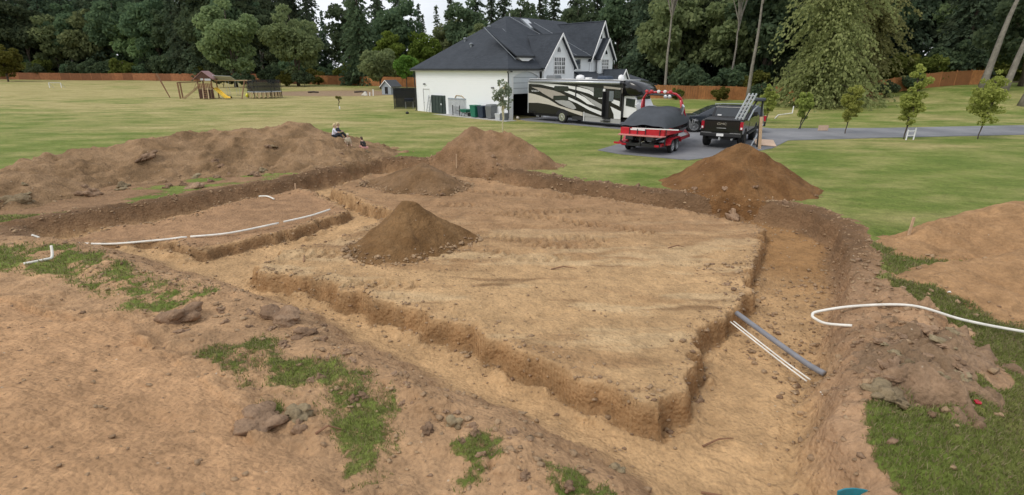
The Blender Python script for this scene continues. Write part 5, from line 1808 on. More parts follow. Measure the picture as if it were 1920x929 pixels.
def place(root, x, y, s, label, cat='tree', group=None, rz=None, first=[], sz=None, z=None):
    o = copy_tree(root) if root.name in first else root
    first.append(root.name)
    o.location = (x, y, (gz(x, y) if z is None else z) - .05)
    o.scale = (s, s, sz or s)
    o.rotation_euler = (0, 0, random.uniform(0, 6.28) if rz is None else rz)
    for k in ('group',):
        if k in o:
            del o[k]
    tag(o, label, cat, group)
    return o


firs = [make_conifer('fir_tree', 30, 5.0, 101, M['leaf_fir'], M['bark'], .06, .30, .85), make_conifer('fir_tree', 27, 4.2, 102, M['leaf_fir'], M['bark'], .10, .45, .8),
        make_conifer('fir_tree', 24, 3.2, 103, M['leaf_dark'], M['bark'], .22, .25, .75, .8)]
broads = [make_broadleaf('broadleaf_tree', 18, 6.0, 111, M['leaf_broad'], M['bark'], .10, 40, .75, 260), make_broadleaf('broadleaf_tree', 22, 6.5, 112, M['leaf_dark'], M['bark'], .12, 44, .8, 260),
          make_broadleaf('broadleaf_tree', 15, 5.2, 113, M['leaf_lime'], M['bark'], .10, 30, .65, 260), make_broadleaf('broadleaf_tree', 20, 5.0, 114, M['leaf_dark'], M['bark_pale'], .30, 30, .7, 260)]
bushes = [make_broadleaf('bush', 4.2, 2.6, 121, M['leaf_dark'], M['bark'], .03, 20, .42, 200, .06), make_broadleaf('bush', 3.6, 2.4, 122, M['leaf_bush'], M['bark'], .03, 20, .40, 200, .06)]
r_t = random.Random(77)


KIND = {'f0': 'tall dark fir', 'f1': 'drooping dark fir', 'f2': 'slim dark fir', 'b0': 'mid-green broadleaf tree', 'b1': 'dark green broadleaf tree', 'b2': 'light green tree',
        'b3': 'pale-trunked broadleaf tree', 's0': 'dark undergrowth bush', 's1': 'olive undergrowth bush'}
LANDMARK = [(55, 'at the left picture edge'), (165, 'above the mini goal'), (290, 'between goal and leaning post'), (345, 'behind the leaning post'), (460, 'behind the play set'), (540, 'behind the trampoline'),
            (640, 'right of the trampoline'), (775, 'above the playhouse'), (870, 'above the left roof slope'), (960, 'above the roof peak'), (1150, 'above the house gables'), (1215, 'just right of the house'), (1290, 'above the boat'),
            (1430, 'above the pickup'), (1620, 'behind the great cedar'), (1760, 'above the bank fence'), (9999, 'at the right picture edge')]


def wood_label(k, row, x, y):
    px = 960 + 960 * x / (y * .944 + 1.2)
    return KIND[k] + ', ' + row + ', ' + next(t for lim, t in LANDMARK if px < lim)


def wood_row(pts, kinds, group, row):
    for x, y, s in pts:
        k = r_t.choice(kinds)
        p = {'f': firs, 'b': broads, 's': bushes}[k[0]][int(k[1])]
        place(p, x, y, s, wood_label(k, row, x, y), group=group, cat='bush' if k[0] == 's' else 'tree')


# left wood
rows = []
for i in range(19):
    t = (i + r_t.uniform(-.3, .3)) / 18
    rows.append((-152 + 90 * t, 158 + 8 * math.sin(t * 5) - 26 * max(0, t - .5), r_t.uniform(.95, 1.25)))
wood_row(rows, ['b1', 'b1', 'b0', 'b3', 'f1', 'b0'], 'trees of the left wood', 'front row of the left wood')
rows = [(-160 + 100 * (i + r_t.uniform(-.3, .3)) / 18, 172 - 14 * max(0, i / 18 - .5) + r_t.uniform(-3, 3), r_t.uniform(1.05, 1.35)) for i in range(19)]
wood_row(rows, ['f0', 'f1', 'b1', 'f0'], 'trees of the left wood', 'second row of the left wood')
rows = [(-170 + 102 * (i + r_t.uniform(-.3, .3)) / 15, 188 + r_t.uniform(-3, 3), r_t.uniform(1.2, 1.45)) for i in range(15)]
wood_row(rows, ['f0', 'f1', 'b1'], 'trees of the left wood', 'back row of the left wood')
# centre, behind the house: lower and with gaps of sky
for x, y, s, k in ((-42, 146, .95, 'f0'), (-33, 138, .80, 'f0'), (-29, 142, .92, 'f1'), (-36, 150, .95, 'f0'), (-24, 150, .7, 'f2'), (-20, 148, .78, 'f2'), (-14, 150, .74, 'f2'),
                   (-27, 132, .95, 'b1'), (-21, 128, .85, 'b2'), (-15, 134, .9, 'b0'), (-9, 140, .92, 'f0'), (-5, 138, .86, 'f1'), (-11, 130, .9, 'b1'), (-2, 144, .95, 'f0'), (4, 150, .82, 'f2'), (7, 140, .80, 'f1'),
                   (11, 146, .86, 'f0'), (2, 134, .9, 'b1'), (9, 132, .75, 'b2'), (16, 140, .95, 'f0'), (20, 132, 1.0, 'f1'), (15, 128, .9, 'b1'), (-6, 126, .8, 'b0'), (-40, 134, .9, 'b1'), (-53, 138, .72, 'b1'), (-50, 131, .78, 'b0'), (-57, 136, .72, 'b1'), (-47, 138, .62, 'f1'), (-61, 142, .85, 'b1'), (-55, 150, .70, 'f0'), (24, 124, 1.05, 'b1'), (24, 140, 1.1, 'f0'),
                   (-18, 165, .85, 'f0'), (-28, 168, .8, 'f1'), (0, 165, .8, 'f2'), (10, 168, .85, 'f0')):
    p = {'f': firs, 'b': broads}[k[0]][int(k[1])]
    place(p, x, y, s, wood_label(k, 'far back' if y > 145 else 'middle row' if y > 133 else 'front row of the centre wood', x, y), group='trees of the wood behind the house')
# right wood beyond the cedar fence
rows = []
for i in range(17):
    t = (i + r_t.uniform(-.25, .25)) / 16
    rows.append((27 + 66 * t, 92 + 5 * math.sin(i * 1.7) - 6 * t, r_t.uniform(.85, 1.1)))
wood_row(rows, ['b1', 'b3', 'f1', 'b0', 'b1'], 'trees of the right wood', 'front row of the right wood')
rows = [(24 + 80 * (i + r_t.uniform(-.3, .3)) / 15, 104 + r_t.uniform(-3, 3), r_t.uniform(1.0, 1.25)) for i in range(16)]
wood_row(rows, ['f0', 'f1', 'b1', 'f0'], 'trees of the right wood', 'second row of the right wood')
rows = [(26 + 90 * (i + r_t.uniform(-.3, .3)) / 13, 118 + r_t.uniform(-3, 3), r_t.uniform(1.1, 1.35)) for i in range(14)]
wood_row(rows, ['f0', 'b1', 'f1'], 'trees of the right wood', 'back row of the right wood')
# undergrowth closing the gaps between the trunks
wood_row([(-150 + 96 * (i + r_t.uniform(-.4, .4)) / 27, 156 - 22 * max(0, i / 27 - .5) * 2 + r_t.uniform(-2, 5), r_t.uniform(1.0, 1.9)) for i in range(28)], ['s0', 's0', 's1'], 'undergrowth of the left wood', 'foot of the left wood')
wood_row([(-55 + 85 * (i + r_t.uniform(-.4, .4)) / 21, 125 + r_t.uniform(-2, 6), r_t.uniform(1.0, 1.7)) for i in range(22)], ['s0', 's0', 's1'], 'undergrowth behind the house', 'foot of the centre wood')
wood_row([(26 + 66 * (i + r_t.uniform(-.4, .4)) / 19, 82 + r_t.uniform(-2, 6), r_t.uniform(.8, 1.5)) for i in range(20)], ['s0', 's1', 's0'], 'undergrowth of the right wood', 'behind the right cedar fence')

wood_row([(22, 71.5, .45), (27.5, 70.5, .55), (32.5, 70, .6), (38.8, 63.6, .6), (44.5, 63.6, .5), (49, 65.5, .55)], ['s0', 's1'], 'bushes before the right fence', 'before the right cedar fence')
wood_row([(-43, 119, .6), (-34, 115, .7), (-14, 105, .5)], ['s0', 's1'], 'bushes before the back fence', 'before the orange back fence')

# trees one can point to
place(make_broadleaf('broadleaf_tree', 18.0, 5.8, 131, M['leaf_broad'], M['bark'], .05, 46, .62, 300), -55.5, 108, 1.0, 'big rounded grey-green tree standing behind the trampoline and play tower')
place(make_broadleaf('broadleaf_tree', 17.0, 5.6, 132, M['leaf_broad'], M['bark'], .06, 36, .6, 280), -44.5, 112, 1.0, 'mid-green tree just right of the rounded tree, behind the lawn')
place(make_broadleaf('broadleaf_tree', 10.0, 4.4, 133, M['leaf_bush'], M['bark'], .05, 30, .55, 240), -131, 140, 1.0, 'low rounded olive tree in front of the left fence end')
place(make_conifer('fir_tree', 26, 5.2, 134, M['leaf_dark'], M['bark'], .04, .40, .7, 1.25), -32.5, 118, 1.0, 'broad dark fir towering between the field and the garage')
place(make_broadleaf('broadleaf_tree', 12.0, 3.6, 135, M['leaf_lime'], M['bark'], .10, 30, .55, 260), -25.3, 114, 1.0, 'yellow-green tree with a domed top left of the garage roof')
place(make_broadleaf('broadleaf_tree', 8.6, 4.0, 136, M['leaf_broad'], M['bark'], .06, 32, .5, 260), -25.5, 104, 1.0, 'spreading dark green tree beside the grey playhouse')
place(make_broadleaf('broadleaf_tree', 6.6, 2.4, 137, M['leaf_lime'], M['bark'], .28, 22, .4, 220), -19.6, 100, 1.0, 'small bright lime-green tree at the garage corner')
place(make_conifer('cedar_tree', 22, 6.6, 138, M['leaf_cedar'], M['bark'], .07, .75, .36, 2.5, taper=.45, wild=1.0), 35.0, 60.5, 1.0, 'great drooping olive cedar on the right, its boughs sweeping low')
place(make_conifer('cedar_tree', 19, 4.8, 139, M['leaf_cedar'], M['bark'], .14, .65, .4, 2.0, taper=.5, wild=1.0), 43.5, 66.5, 1.0, 'second drooping cedar right of the great one')
wood_row([(-57.5, 107, .9), (-53, 106.5, .8), (-46.5, 111, .9), (-42.5, 110, .8), (-50, 112, 1.0)], ['s0', 's0', 's1'], 'bushes at the feet of the field trees', 'at the edge of the field')
# bare pale trunks standing before the right wood
for (x, y, h, r0, ln, lab) in ((29.2, 66.0, 22, .25, (.012, 0), 'straight pale trunk rising behind the black pickup'), (21.8, 76.5, 20, .21, (.005, 0), 'tall pale trunk just right of the white house'),
                               (33.2, 82.0, 18, .2, (.03, 0), 'slender pale trunk behind the cedar fence, right of the boat tower'),
                               (55.2, 63.0, 20, .40, (.10, 0), 'leaning pale birch trunk, leftmost of three at the right edge'), (56.5, 61.5, 20, .36, (.14, 0), 'leaning pale birch trunk, middle of three at the right edge'),
                               (52.0, 54.0, 20, .40, (.19, 0), 'leaning pale birch trunk, rightmost of three at the right edge')):
    seed = int(x * 10)
    o = make_broadleaf('bare_trunk_tree', h, 3.2, seed, M['leaf_broad'], M['bark_pale'], .72, 12, .5, 140, r0, 1.0, ln)
    place(o, x, y, 1.0, lab, rz=0.0)
wood_row([(49, 70, 1.3), (52.5, 69, 1.15), (46, 73, 1.2)], ['s1'], 'olive bushes on the right bank', 'on the right bank')
place(make_broadleaf('broadleaf_tree', 14, 5.5, 141, M['leaf_dark'], M['bark'], .05, 40, .6, 260), 62.5, 66, 1.0, 'dark broadleaf tree behind the leaning birches')
place(make_broadleaf('broadleaf_tree', 12, 4.5, 142, M['leaf_dark'], M['bark'], .05, 34, .6, 260), 50.5, 79, 1.0, 'dark tree above the bank fence on the right')

# saplings on the lawn
def sapling(name, h, rad, seed, leaf, bark, base, per, size=.11, puffs=22, r0=.028, lean=(0, 0)):
    return make_broadleaf(name, h, rad, seed, leaf, bark, base, puffs, size, per, r0, 1.0, lean)


for x, y, h, rad, sd_, base, lab in ((21.4, 38.8, 3.3, .75, 151, .32, 'staked young tree beside the drive, its dark stake leaning right'),
                                 (22.9, 35.8, 3.7, .95, 152, .18, 'bushy young tree by the drive, second from the black pickup'),
                                 (24.9, 33.0, 4.9, 1.0, 153, .15, 'tallest slim young tree, with the white frame at its foot'),
                                 (29.6, 33.0, 4.6, 1.35, 154, .22, 'widest young tree, rightmost beside the drive'),
                                 (20.9, 43.2, 3.6, .85, 155, .20, 'yellowish young tree directly right of the black pickup')):
    place(sapling('young_tree', h, rad * .8, sd_, M['leaf_sap'], M['bark'], base * .5, 130, .14, 46), x, y, 1.0, lab, 'young tree', 'young trees along the drive', rz=.4)
place(sapling('young_tree', 3.9, .72, 156, M['leaf_silver'], M['bark_sap'], .32, 75, .12, 30, .04), -.64, 36.6, 1.0, 'silvery sapling with a pale trunk in front of the garage corner', 'young tree', rz=0)
place(sapling('young_tree', 1.7, .38, 157, M['leaf_bush'], M['bark'], .45, 30, .10, 10, .02), -18.7, 57.4, 1.0, 'tiny sapling alone on the left field with a white guard', 'young tree', rz=0)
MB().tube([(21.15, 38.6, -.05), (21.75, 38.5, 1.55)], .035, 6).build('tree_stake', M['black_plastic'])
tag(bpy.data.objects['tree_stake'], 'dark leaning stake tied to the first young tree', 'stake')
o = MB().tube([(-18.62, 57.3, -.02), (-18.66, 57.3, .42)], .06, 8).build('trunk_guard', M['white_trim'])
tag(o, 'white tube round the foot of the tiny field sapling', 'tree guard')


# ------------------------------------------------------------------ fences
def fence(pts, h, mat, label, panel=2.4, cat='fence', post_mat=None):
    root = empty('cedar_fence', (pts[0][0], pts[0][1], gz(*pts[0])), 0, label, cat)
    ox, oy, oz = root.location
    for (ax, ay), (bx, by) in zip(pts[:-1], pts[1:]):
        n = max(1, int(round(math.hypot(bx - ax, by - ay) / panel)))
        for i in range(n):
            p = (ax + (bx - ax) * i / n, ay + (by - ay) * i / n)
            q = (ax + (bx - ax) * (i + 1) / n, ay + (by - ay) * (i + 1) / n)
            zp, zq = gz(*p) - oz, gz(*q) - oz
            P0, Q0 = Vector((p[0] - ox, p[1] - oy, 0)), Vector((q[0] - ox, q[1] - oy, 0))
            d = (Q0 - P0).normalized()
            nn = Vector((-d.y, d.x, 0)) * .03
            a, b = P0 + d * .06, Q0 - d * .06
            j = random.uniform(-.03, .03)
            mb_ = MB()
            k = 8
            for m_ in range(k):           # boards of one panel, each a slightly different height
                u0, u1 = m_ / k + .006, (m_ + 1) / k - .006
                A_, B_ = a.lerp(b, u0), a.lerp(b, u1)
                za = zp + (zq - zp) * u0
                hh = h + j + random.uniform(-.02, .02)
                mb_.add([(A_ - nn) + Vector((0, 0, za + .03)), (B_ - nn) + Vector((0, 0, za + .03)), (B_ + nn) + Vector((0, 0, za + .03)), (A_ + nn) + Vector((0, 0, za + .03)),
                         (A_ - nn) + Vector((0, 0, za + hh)), (B_ - nn) + Vector((0, 0, za + hh)), (B_ + nn) + Vector((0, 0, za + hh)), (A_ + nn) + Vector((0, 0, za + hh))],
                        [(0, 3, 2, 1), (4, 5, 6, 7), (0, 1, 5, 4), (1, 2, 6, 5), (2, 3, 7, 6), (3, 0, 4, 7)])
            pn = mb_.build('panel', mat, root)
            pn['kind'] = 'stuff'
            MB().box(P0.x - .06, P0.x + .06, P0.y - .06, P0.y + .06, zp - .1, zp + h + .08).build('post', mat, root)
    return root


fence([(-168, 148), (-146, 153.5), (-106, 151), (-84, 143), (-62, 134), (-49, 123)], 1.9, M['cedar'], 'long reddish cedar fence along the far left side of the field', 3.0)
fence([(-46, 121.5), (-38.6, 119.5), (-29.4, 113.6), (-20, 108.5), (-8, 104)], 1.9, M['cedar_orange'], 'orange cedar fence behind the playhouse left of the garage', 2.6)
fence([(11, 74.5), (20, 73.5), (28, 72.5), (34.5, 71.5), (37, 66.5), (41, 64.5), (47, 66.3), (53.5, 67.3), (60, 68.5)], 1.75, M['cedar_orange'], 'orange cedar fence across the right side behind the drive', 2.4)

# ------------------------------------------------------------------ pipes, stakes and small things in and round the dig
def pipe(name, pts, r, mat, label, cat='pipe', lift=.0, smooth_n=5, absz=False, group=None):
    """round pipe through ground points; z in pts is height above the surface unless absz"""
    P = [Vector((x, y, (max(z, surf(x, y) + r * .6) if absz else surf(x, y) + z + r))) for x, y, z in pts]
    out = []
    n = len(P)
    for i in range(n - 1):
        p0, p1, p2, p3 = P[max(i - 1, 0)], P[i], P[i + 1], P[min(i + 2, n - 1)]
        for k in range(smooth_n):
            t = k / smooth_n
            out.append(.5 * ((2 * p1) + (-p0 + p2) * t + (2 * p0 - 5 * p1 + 4 * p2 - p3) * t * t + (-p0 + 3 * p1 - 3 * p2 + p3) * t ** 3))
    out.append(P[-1])
    if absz:                                   # rest on the ground wherever it would cut into it
        out = [Vector((p.x, p.y, max(p.z, surf(p.x, p.y) + r * .5))) for p in out]
    o = MB().tube(out, r, 10).build(name, mat, None, 0, True)
    return tag(o, label, cat, group)


pipe('plastic_pipe', [(-12.9, 13.1, -.1), (-12.4, 13.12, -.2), (-11.0, 13.15, -.28), (-9.9, 13.3, -.24), (-9.08, 13.6, -.24)], .03, M['pvc'], 'longest white plastic pipe lying across the small pad, at its left end', absz=True)
pipe('plastic_pipe', [(-9.0, 13.64, -.23), (-8.06, 13.95, -.22), (-7.1, 14.95, -.22)], .03, M['pvc'], 'middle length of white plastic pipe along the small pad edge', absz=True)
pipe('plastic_pipe', [(-7.0, 15.08, -.22), (-6.45, 15.75, -.22), (-6.05, 16.47, -.20)], .03, M['pvc'], 'right-hand length of white plastic pipe along the small pad edge', absz=True)
pipe('plastic_pipe', [(-9.4, 18.60, .02), (-9.05, 18.5, .03), (-8.65, 18.15, .02)], .03, M['pvc'], 'short white pipe sticking out of the back wall of the dig')
pipe('plastic_pipe', [(-10.85, 10.62, .0), (-10.62, 10.9, .02), (-10.58, 11.05, .08), (-10.66, 11.2, .24)], .028, M['pvc'], 'bent white pipe scrap on the grass at the left edge')
pipe('plastic_pipe', [(5.72, 7.70, .02), (5.46, 7.96, .03), (5.34, 8.10, .05), (5.34, 8.20, .07), (5.48, 8.27, .11), (6.1, 8.22, .24), (6.89, 8.0, .26), (7.63, 7.76, .20), (8.42, 7.45, .14), (9.6, 7.0, .12)], .024, M['pvc'], 'long white flexible pipe hooked back on itself right of the trench', smooth_n=8, absz=True)
pipe('conduit', [(4.10, 8.62, -.28), (4.45, 7.55, -.40), (4.66, 6.95, -.46)], .013, M['pvc'], 'thin white conduit crossing the right trench, nearer of two', absz=True, group='thin conduits crossing the right trench')
pipe('conduit', [(4.17, 8.64, -.28), (4.52, 7.57, -.40), (4.74, 6.99, -.46)], .013, M['pvc'], 'thin white conduit crossing the right trench, farther of two', absz=True, group='thin conduits crossing the right trench')
pipe('drain_pipe', [(4.35, 8.95, -.26), (4.66, 8.1, -.36), (4.90, 7.40, -.42), (5.02, 7.1, -.42)], .05, M['grey_pipe'], 'grey drain pipe crossing the right trench above the thin conduits', absz=True)
for x, y, h, lab in ((10.0, 12.3, .5, 'wooden survey stake on the edge of the broad right heap'), (-2.55, 23.35, .62, 'thin wooden stake at the back of the dig below the brown heap'),
                     (-8.6, 19.95, .45, 'short stake with pale string at the back left trench')):
    z = surf(x, y)
    o = MB().bar((x, y, z - .15), (x + .02, y, z + h), .045).build('survey_stake', M['wood'])
    tag(o, lab, 'stake')
for x, y, a, l_, lab in ((-5.0, 11.5, 1.9, .55, 'bent twig sticking up at the left corner of the pad'), (2.6, 5.7, .3, .5, 'broken root lying at the foot of the near pad corner'), (2.3, 4.9, -.5, .45, 'thin stick on the front trench floor near the bottom edge'),
                         (-2.35, 5.05, .5, .3, 'short twig in the near green patch'), (4.0, 12.4, .2, .5, 'dark root lying across the right part of the pad'), (.9, 11.0, .1, .6, 'dark root in the middle of the pad')):
    z = surf(x, y)
    o = MB().tube([(x, y, z + .01), (x + l_ * .5 * math.cos(a), y + l_ * .5 * math.sin(a), z + .07), (x + l_ * math.cos(a), y + l_ * math.sin(a), surf(x + l_ * math.cos(a), y + l_ * math.sin(a)) + .02)], [.016, .013, .006], 6).build('twig', M['play_wood'])
    tag(o, lab, 'twig')
o = MB().prism([(0, -.025), (.07, -.03), (.09, .01), (.06, .04), (.01, .035)], 'z', 0, .025).build('red_scrap', M['red_light'], None, .01)
o.location, o.rotation_euler = (5.76, 5.39, gz(5.76, 5.39) + .03), (.3, .1, 0)
tag(o, 'small red plastic scrap lying in the right-hand grass', 'scrap')
mb = MB()
for k in range(7):
    a = math.pi * (.15 + .5 * k / 6)
    mb.v.append((.34 * math.cos(a), .34 * math.sin(a), .0))
    mb.v.append((.37 * math.cos(a), .37 * math.sin(a), .22))
    mb.v.append((.385 * math.cos(a), .385 * math.sin(a), .22))
    mb.v.append((.355 * math.cos(a), .355 * math.sin(a), .0))
for k in range(6):
    b = k * 4
    mb.f += [(b, b + 4, b + 5, b + 1), (b + 1, b + 5, b + 6, b + 2), (b + 2, b + 6, b + 7, b + 3), (b + 3, b + 7, b + 4, b)]
mb.f += [(0, 1, 2, 3), (24, 27, 26, 25)]
o = mb.build('plastic_shard', M['teal'])
o.location = (3.62, 3.93, gz(3.6, 4.2) + .0)
tag(o, 'curved teal plastic edge poking in at the bottom of the picture', 'plastic piece')
for x, y, sz_, lab in ((4.55, 6.35, .05, 'small pale round stone at the right trench edge'), (8.4, 9.0, .05, 'pale pebble at the foot of the broad right heap')):
    clod(x, y, sz_, 3, lab, 'pale stones', M['pvc'], 'stone')

# plank and plywood beside the pickup, board by the drive
o = MB().bar((13.72, 28.6, -.05), (13.62, 28.75, 1.75), .16, .06).build('plank', M['wood'], None, .005)
tag(o, 'upright raw timber plank standing beside the black pickup', 'plank')
o = MB().slab([(14.1, 29.9, .10), (15.05, 29.4, .06), (15.35, 30.5, .28), (14.35, 30.9, .30)], .025).build('plywood_sheet', M['ply'])
tag(o, 'pinkish plywood sheet lying on the grass right of the pickup', 'plywood')
o = MB().bar((22.0, 37.55, .22), (22.75, 37.6, .22), .03, .36).build('board', M['ply'])
tag(o, 'small tan board propped by the drive between two young trees', 'board')
fr = empty('tubular_stand', (24.75, 32.6, 0), .15, 'small white tubular frame at the foot of the tallest young tree', 'stand')
for x in (0, .52):
    MB().bar((x, 0, .0), (x + .06, .05, .62 + .12 * (x > 0)), .05).build('upright', M['white_trim'], fr)
for z in (.28, .55):
    MB().bar((.02, .02, z), (.57, .04, z), .045).build('crossbar', M['white_trim'], fr)
o = MB().tube([(23.5, 47.0, .06), (25.5, 50.5, .06), (27.8, 52.4, .08)], .05, 6).build('pale_hose', M['pvc'])
tag(o, 'pale hose lying across the lawn behind the first young tree', 'hose')
o = MB().bar((27.85, 52.45, -.05), (27.9, 52.5, .75), .07).build('white_post', M['white_trim'])
tag(o, 'short white post at the end of the pale hose', 'post')

# ------------------------------------------------------------------ things along the garage wall
def bin_(x, y, rz, mat, w, h, label, dome=False):
    b = empty('wheelie_bin', (x, y, .02), rz, label, 'bin', 'wheeled bins by the garage')
    MB().loft([[(-w * .40, -w * .42, .06), (w * .40, -w * .42, .06), (w * .40, w * .42, .06), (-w * .40, w * .42, .06)], [(-w * .5, -w * .52, h * .9), (w * .5, -w * .52, h * .9), (w * .5, w * .52, h * .9), (-w * .5, w * .52, h * .9)]]).build('body', mat, b, .03)
    if dome:
        MB().loft([[(-w * .53, -w * .55, h * .9), (w * .53, -w * .55, h * .9), (w * .53, w * .55, h * .9), (-w * .53, w * .55, h * .9)], [(-w * .45, -w * .42, h * 1.04), (w * .45, -w * .42, h * 1.04), (w * .45, w * .5, h * 1.06), (-w * .45, w * .5, h * 1.06)]]).build('lid', M['bin_grey'], b, .05)
    else:
        MB().box(-w * .53, w * .53, -w * .56, w * .56, h * .9, h * .97).build('lid', mat, b, .02)
    MB().tube([(-w * .42, w * .60, h * .9), (w * .42, w * .60, h * .9)], .025, 6).build('handle', mat, b)
    for sx in (-1, 1):
        MB().disc((sx * w * .42, w * .42, .11), 'x', [(.11, -.03), (.11, .03)], 12).build('wheel', M['tyre'], b)
    return b


wang = math.atan2(-.6953, .7187)
bin_(-3.35, 48.15, wang, M['bin_green'], .72, 1.15, 'green wheeled bin, leftmost of the three by the garage')
bin_(-2.62, 47.55, wang, M['bin_navy'], .74, 1.12, 'navy wheeled bin between the green and grey bins')
bin_(-1.85, 46.85, wang, M['bin_grey'], .76, 1.2, 'grey wheeled bin with a raised lid beside the navy one', True)
wb = empty('wheelbarrow', (-4.35, 49.25, .03), wang + .2, 'small green wheelbarrow left of the bins at the garage wall', 'wheelbarrow')
MB().loft([[(-.25, -.3, .38), (.25, -.3, .38), (.25, .3, .38), (-.25, .3, .38)], [(-.42, -.4, .66), (.42, -.4, .66), (.42, .4, .66), (-.42, .4, .66)]]).build('tray', M['bin_green'], wb, .02)
MB().disc((.45, 0, .18), 'y', [(.18, -.05), (.18, .05)], 14).build('wheel', M['tyre'], wb)
for sy in (-1, 1):
    MB().tube([(.45, sy * .08, .18), (-.1, sy * .22, .36), (-.8, sy * .3, .55)], .025, 6).build('handle', M['black_plastic'], wb)
    MB().tube([(-.2, sy * .22, .36), (-.3, sy * .24, .0)], .025, 6).build('leg', M['black_plastic'], wb)
# dark green upright tub / stock tank stood on edge, with a pale ladder and slatted panel
tb = empty('upright_tub', (-7.15, 52.8, .03), wang, 'tall dark green tub stood on end against the garage wall', 'tub')
tb.scale = (1.35, 1.0, 1.0)
mb = MB()
ring = []
for z_, k in ((0, 1.0), (.06, 1.02), (1.68, 1.0), (1.74, .97)):
    ring.append([(.82 * k * math.copysign(abs(math.cos(a)) ** .5, math.cos(a)), .42 * k * math.copysign(abs(math.sin(a)) ** .5, math.sin(a)), z_) for a in [2 * math.pi * i / 24 for i in range(24)]])
mb.loft(ring).build('shell', M['tub_green'], tb, 0, False)
for k in range(4):
    MB().box(-.6 + k * .38, -.52 + k * .38, -.45, -.425, .08, 1.66).build('rib', M['tub_green'], tb)
MB().box(.45, .6, -.462, -.43, .85, 1.0).build('hatch', M['pale_plastic'], tb)
sl = empty('step_ladder', (-8.3, 53.75, .03), wang, 'pale folding ladder leaning beside the dark green tub', 'ladder')
for x_ in (-.2, .2):
    MB().bar((x_ - .08, -.3, 0), (x_ + .14, -.05, 1.7), .05, .07).build('rail', M['alu'], sl)
for k in range(5):
    t = .12 + k * .19
    MB().bar((-.28 + .22 * t, -.3 + .25 * t, 1.7 * t), (.12 + .22 * t, -.3 + .25 * t, 1.7 * t), .04).build('rung', M['alu'], sl)
cr = empty('slatted_pen', (-5.25, 50.7, .03), wang, 'folded pale slatted play pen leaning on the garage wall', 'play pen')
cr.scale = (1.3, 1, 1)
MB().box(-1.0, 1.0, -.05, .05, 1.45, 1.56).build('top_rail', M['grey_wood'], cr)
MB().box(-1.0, 1.0, -.05, .05, .08, .16).build('bottom_rail', M['pale_plastic'], cr)
for k in range(14):
    x_ = -.95 + k * .146
    MB().box(x_ - .045, x_ + .045, -.03, .03, .165, 1.445).build('slat', M['pale_plastic'], cr)
mb = MB().tube([(-.2, -.02, 1.56), (-.05, -.02, 1.82), (.55, -.02, 1.80), (.85, -.02, 1.57)], .035, 8)
mb.build('folded_frame', M['play_pale'], cr)
gt = empty('small_gate', (-5.3, 50.2, .03), wang, 'low grey metal gate standing in front of the slatted pen', 'gate')
for x_ in (-.5, .5):
    MB().bar((x_, 0, 0), (x_, 0, .95), .06).build('post', M['black_plastic'], gt)
for z_ in (.2, .8):
    MB().bar((-.5, 0, z_), (.5, 0, z_), .035).build('rail', M['bin_grey'], gt)
for k in range(7):
    MB().bar((-.42 + k * .14, 0, .2), (-.42 + k * .14, 0, .8), .02).build('bar', M['bin_grey'], gt)
for x, y, sx_, h, m_, lab in ((-1.1, 45.75, .32, .55, 'pale_plastic', 'pale pail standing right of the grey bin'), (-.62, 45.35, .3, .62, 'bin_grey', 'dark grey crate at the garage corner downspout')):
    o = MB().loft([[(-sx_ * .8, -sx_ * .7, 0), (sx_ * .8, -sx_ * .7, 0), (sx_ * .8, sx_ * .7, 0), (-sx_ * .8, sx_ * .7, 0)], [(-sx_, -sx_ * .9, h), (sx_, -sx_ * .9, h), (sx_, sx_ * .9, h), (-sx_, sx_ * .9, h)]]).build('garage_container', M[m_], None, .03)
    o.location, o.rotation_euler = (x, y, .03), (0, 0, wang)
    tag(o, lab, 'container')
o = MB().disc((0, 0, .14), 'z', [(.05, -.14), (.13, -.08), (.15, 0), (.12, .1), (.03, .14)], 12).build('yellow_toy', M['cream'], None, 0, True)
o.location = (.5, 46.2, .03)
tag(o, 'small pale yellow ball on the drive at the garage door', 'ball')
# dog pen at the far garage corner
pn = empty('mesh_pen', (-11.9, 57.0, gz(-11.9, 57)), .12, 'black mesh pen beside the far corner of the garage', 'pen')
for x_, y_ in ((-.75, .2), (1.75, .3), (-.75, 2.6), (1.75, 2.6)):
    MB().bar((x_, y_, 0), (x_ - .02, y_, 2.25), .07).build('post', M['black_plastic'], pn)
MB().box(-.72, 1.72, .22, .235, 1.1, 2.15).build('front_mesh_top', M['net'], pn)
MB().box(-.72, 1.72, .24, .25, .05, 1.1).build('front_mesh', M['pen_net'], pn)
MB().box(-.75, -.735, .25, 2.6, .05, 2.1).build('side_mesh', M['pen_net'], pn)
MB().box(-.75, 1.75, 2.6, 2.615, .05, 2.1).build('back_mesh', M['net'], pn)
tbx = empty('blue_covered_table', (-11.2, 57.9, gz(-11.2, 58)), .12, 'blue covered table standing inside the mesh pen', 'table')
MB().box(-.5, .5, -.3, .3, .72, 1.05).build('cover', M['bin_navy'], tbx, .06)
for x_ in (-.4, .4):
    for y_ in (-.22, .22):
        MB().bar((x_, y_, 0), (x_, y_, .72), .06).build('leg', M['white_trim'], tbx)

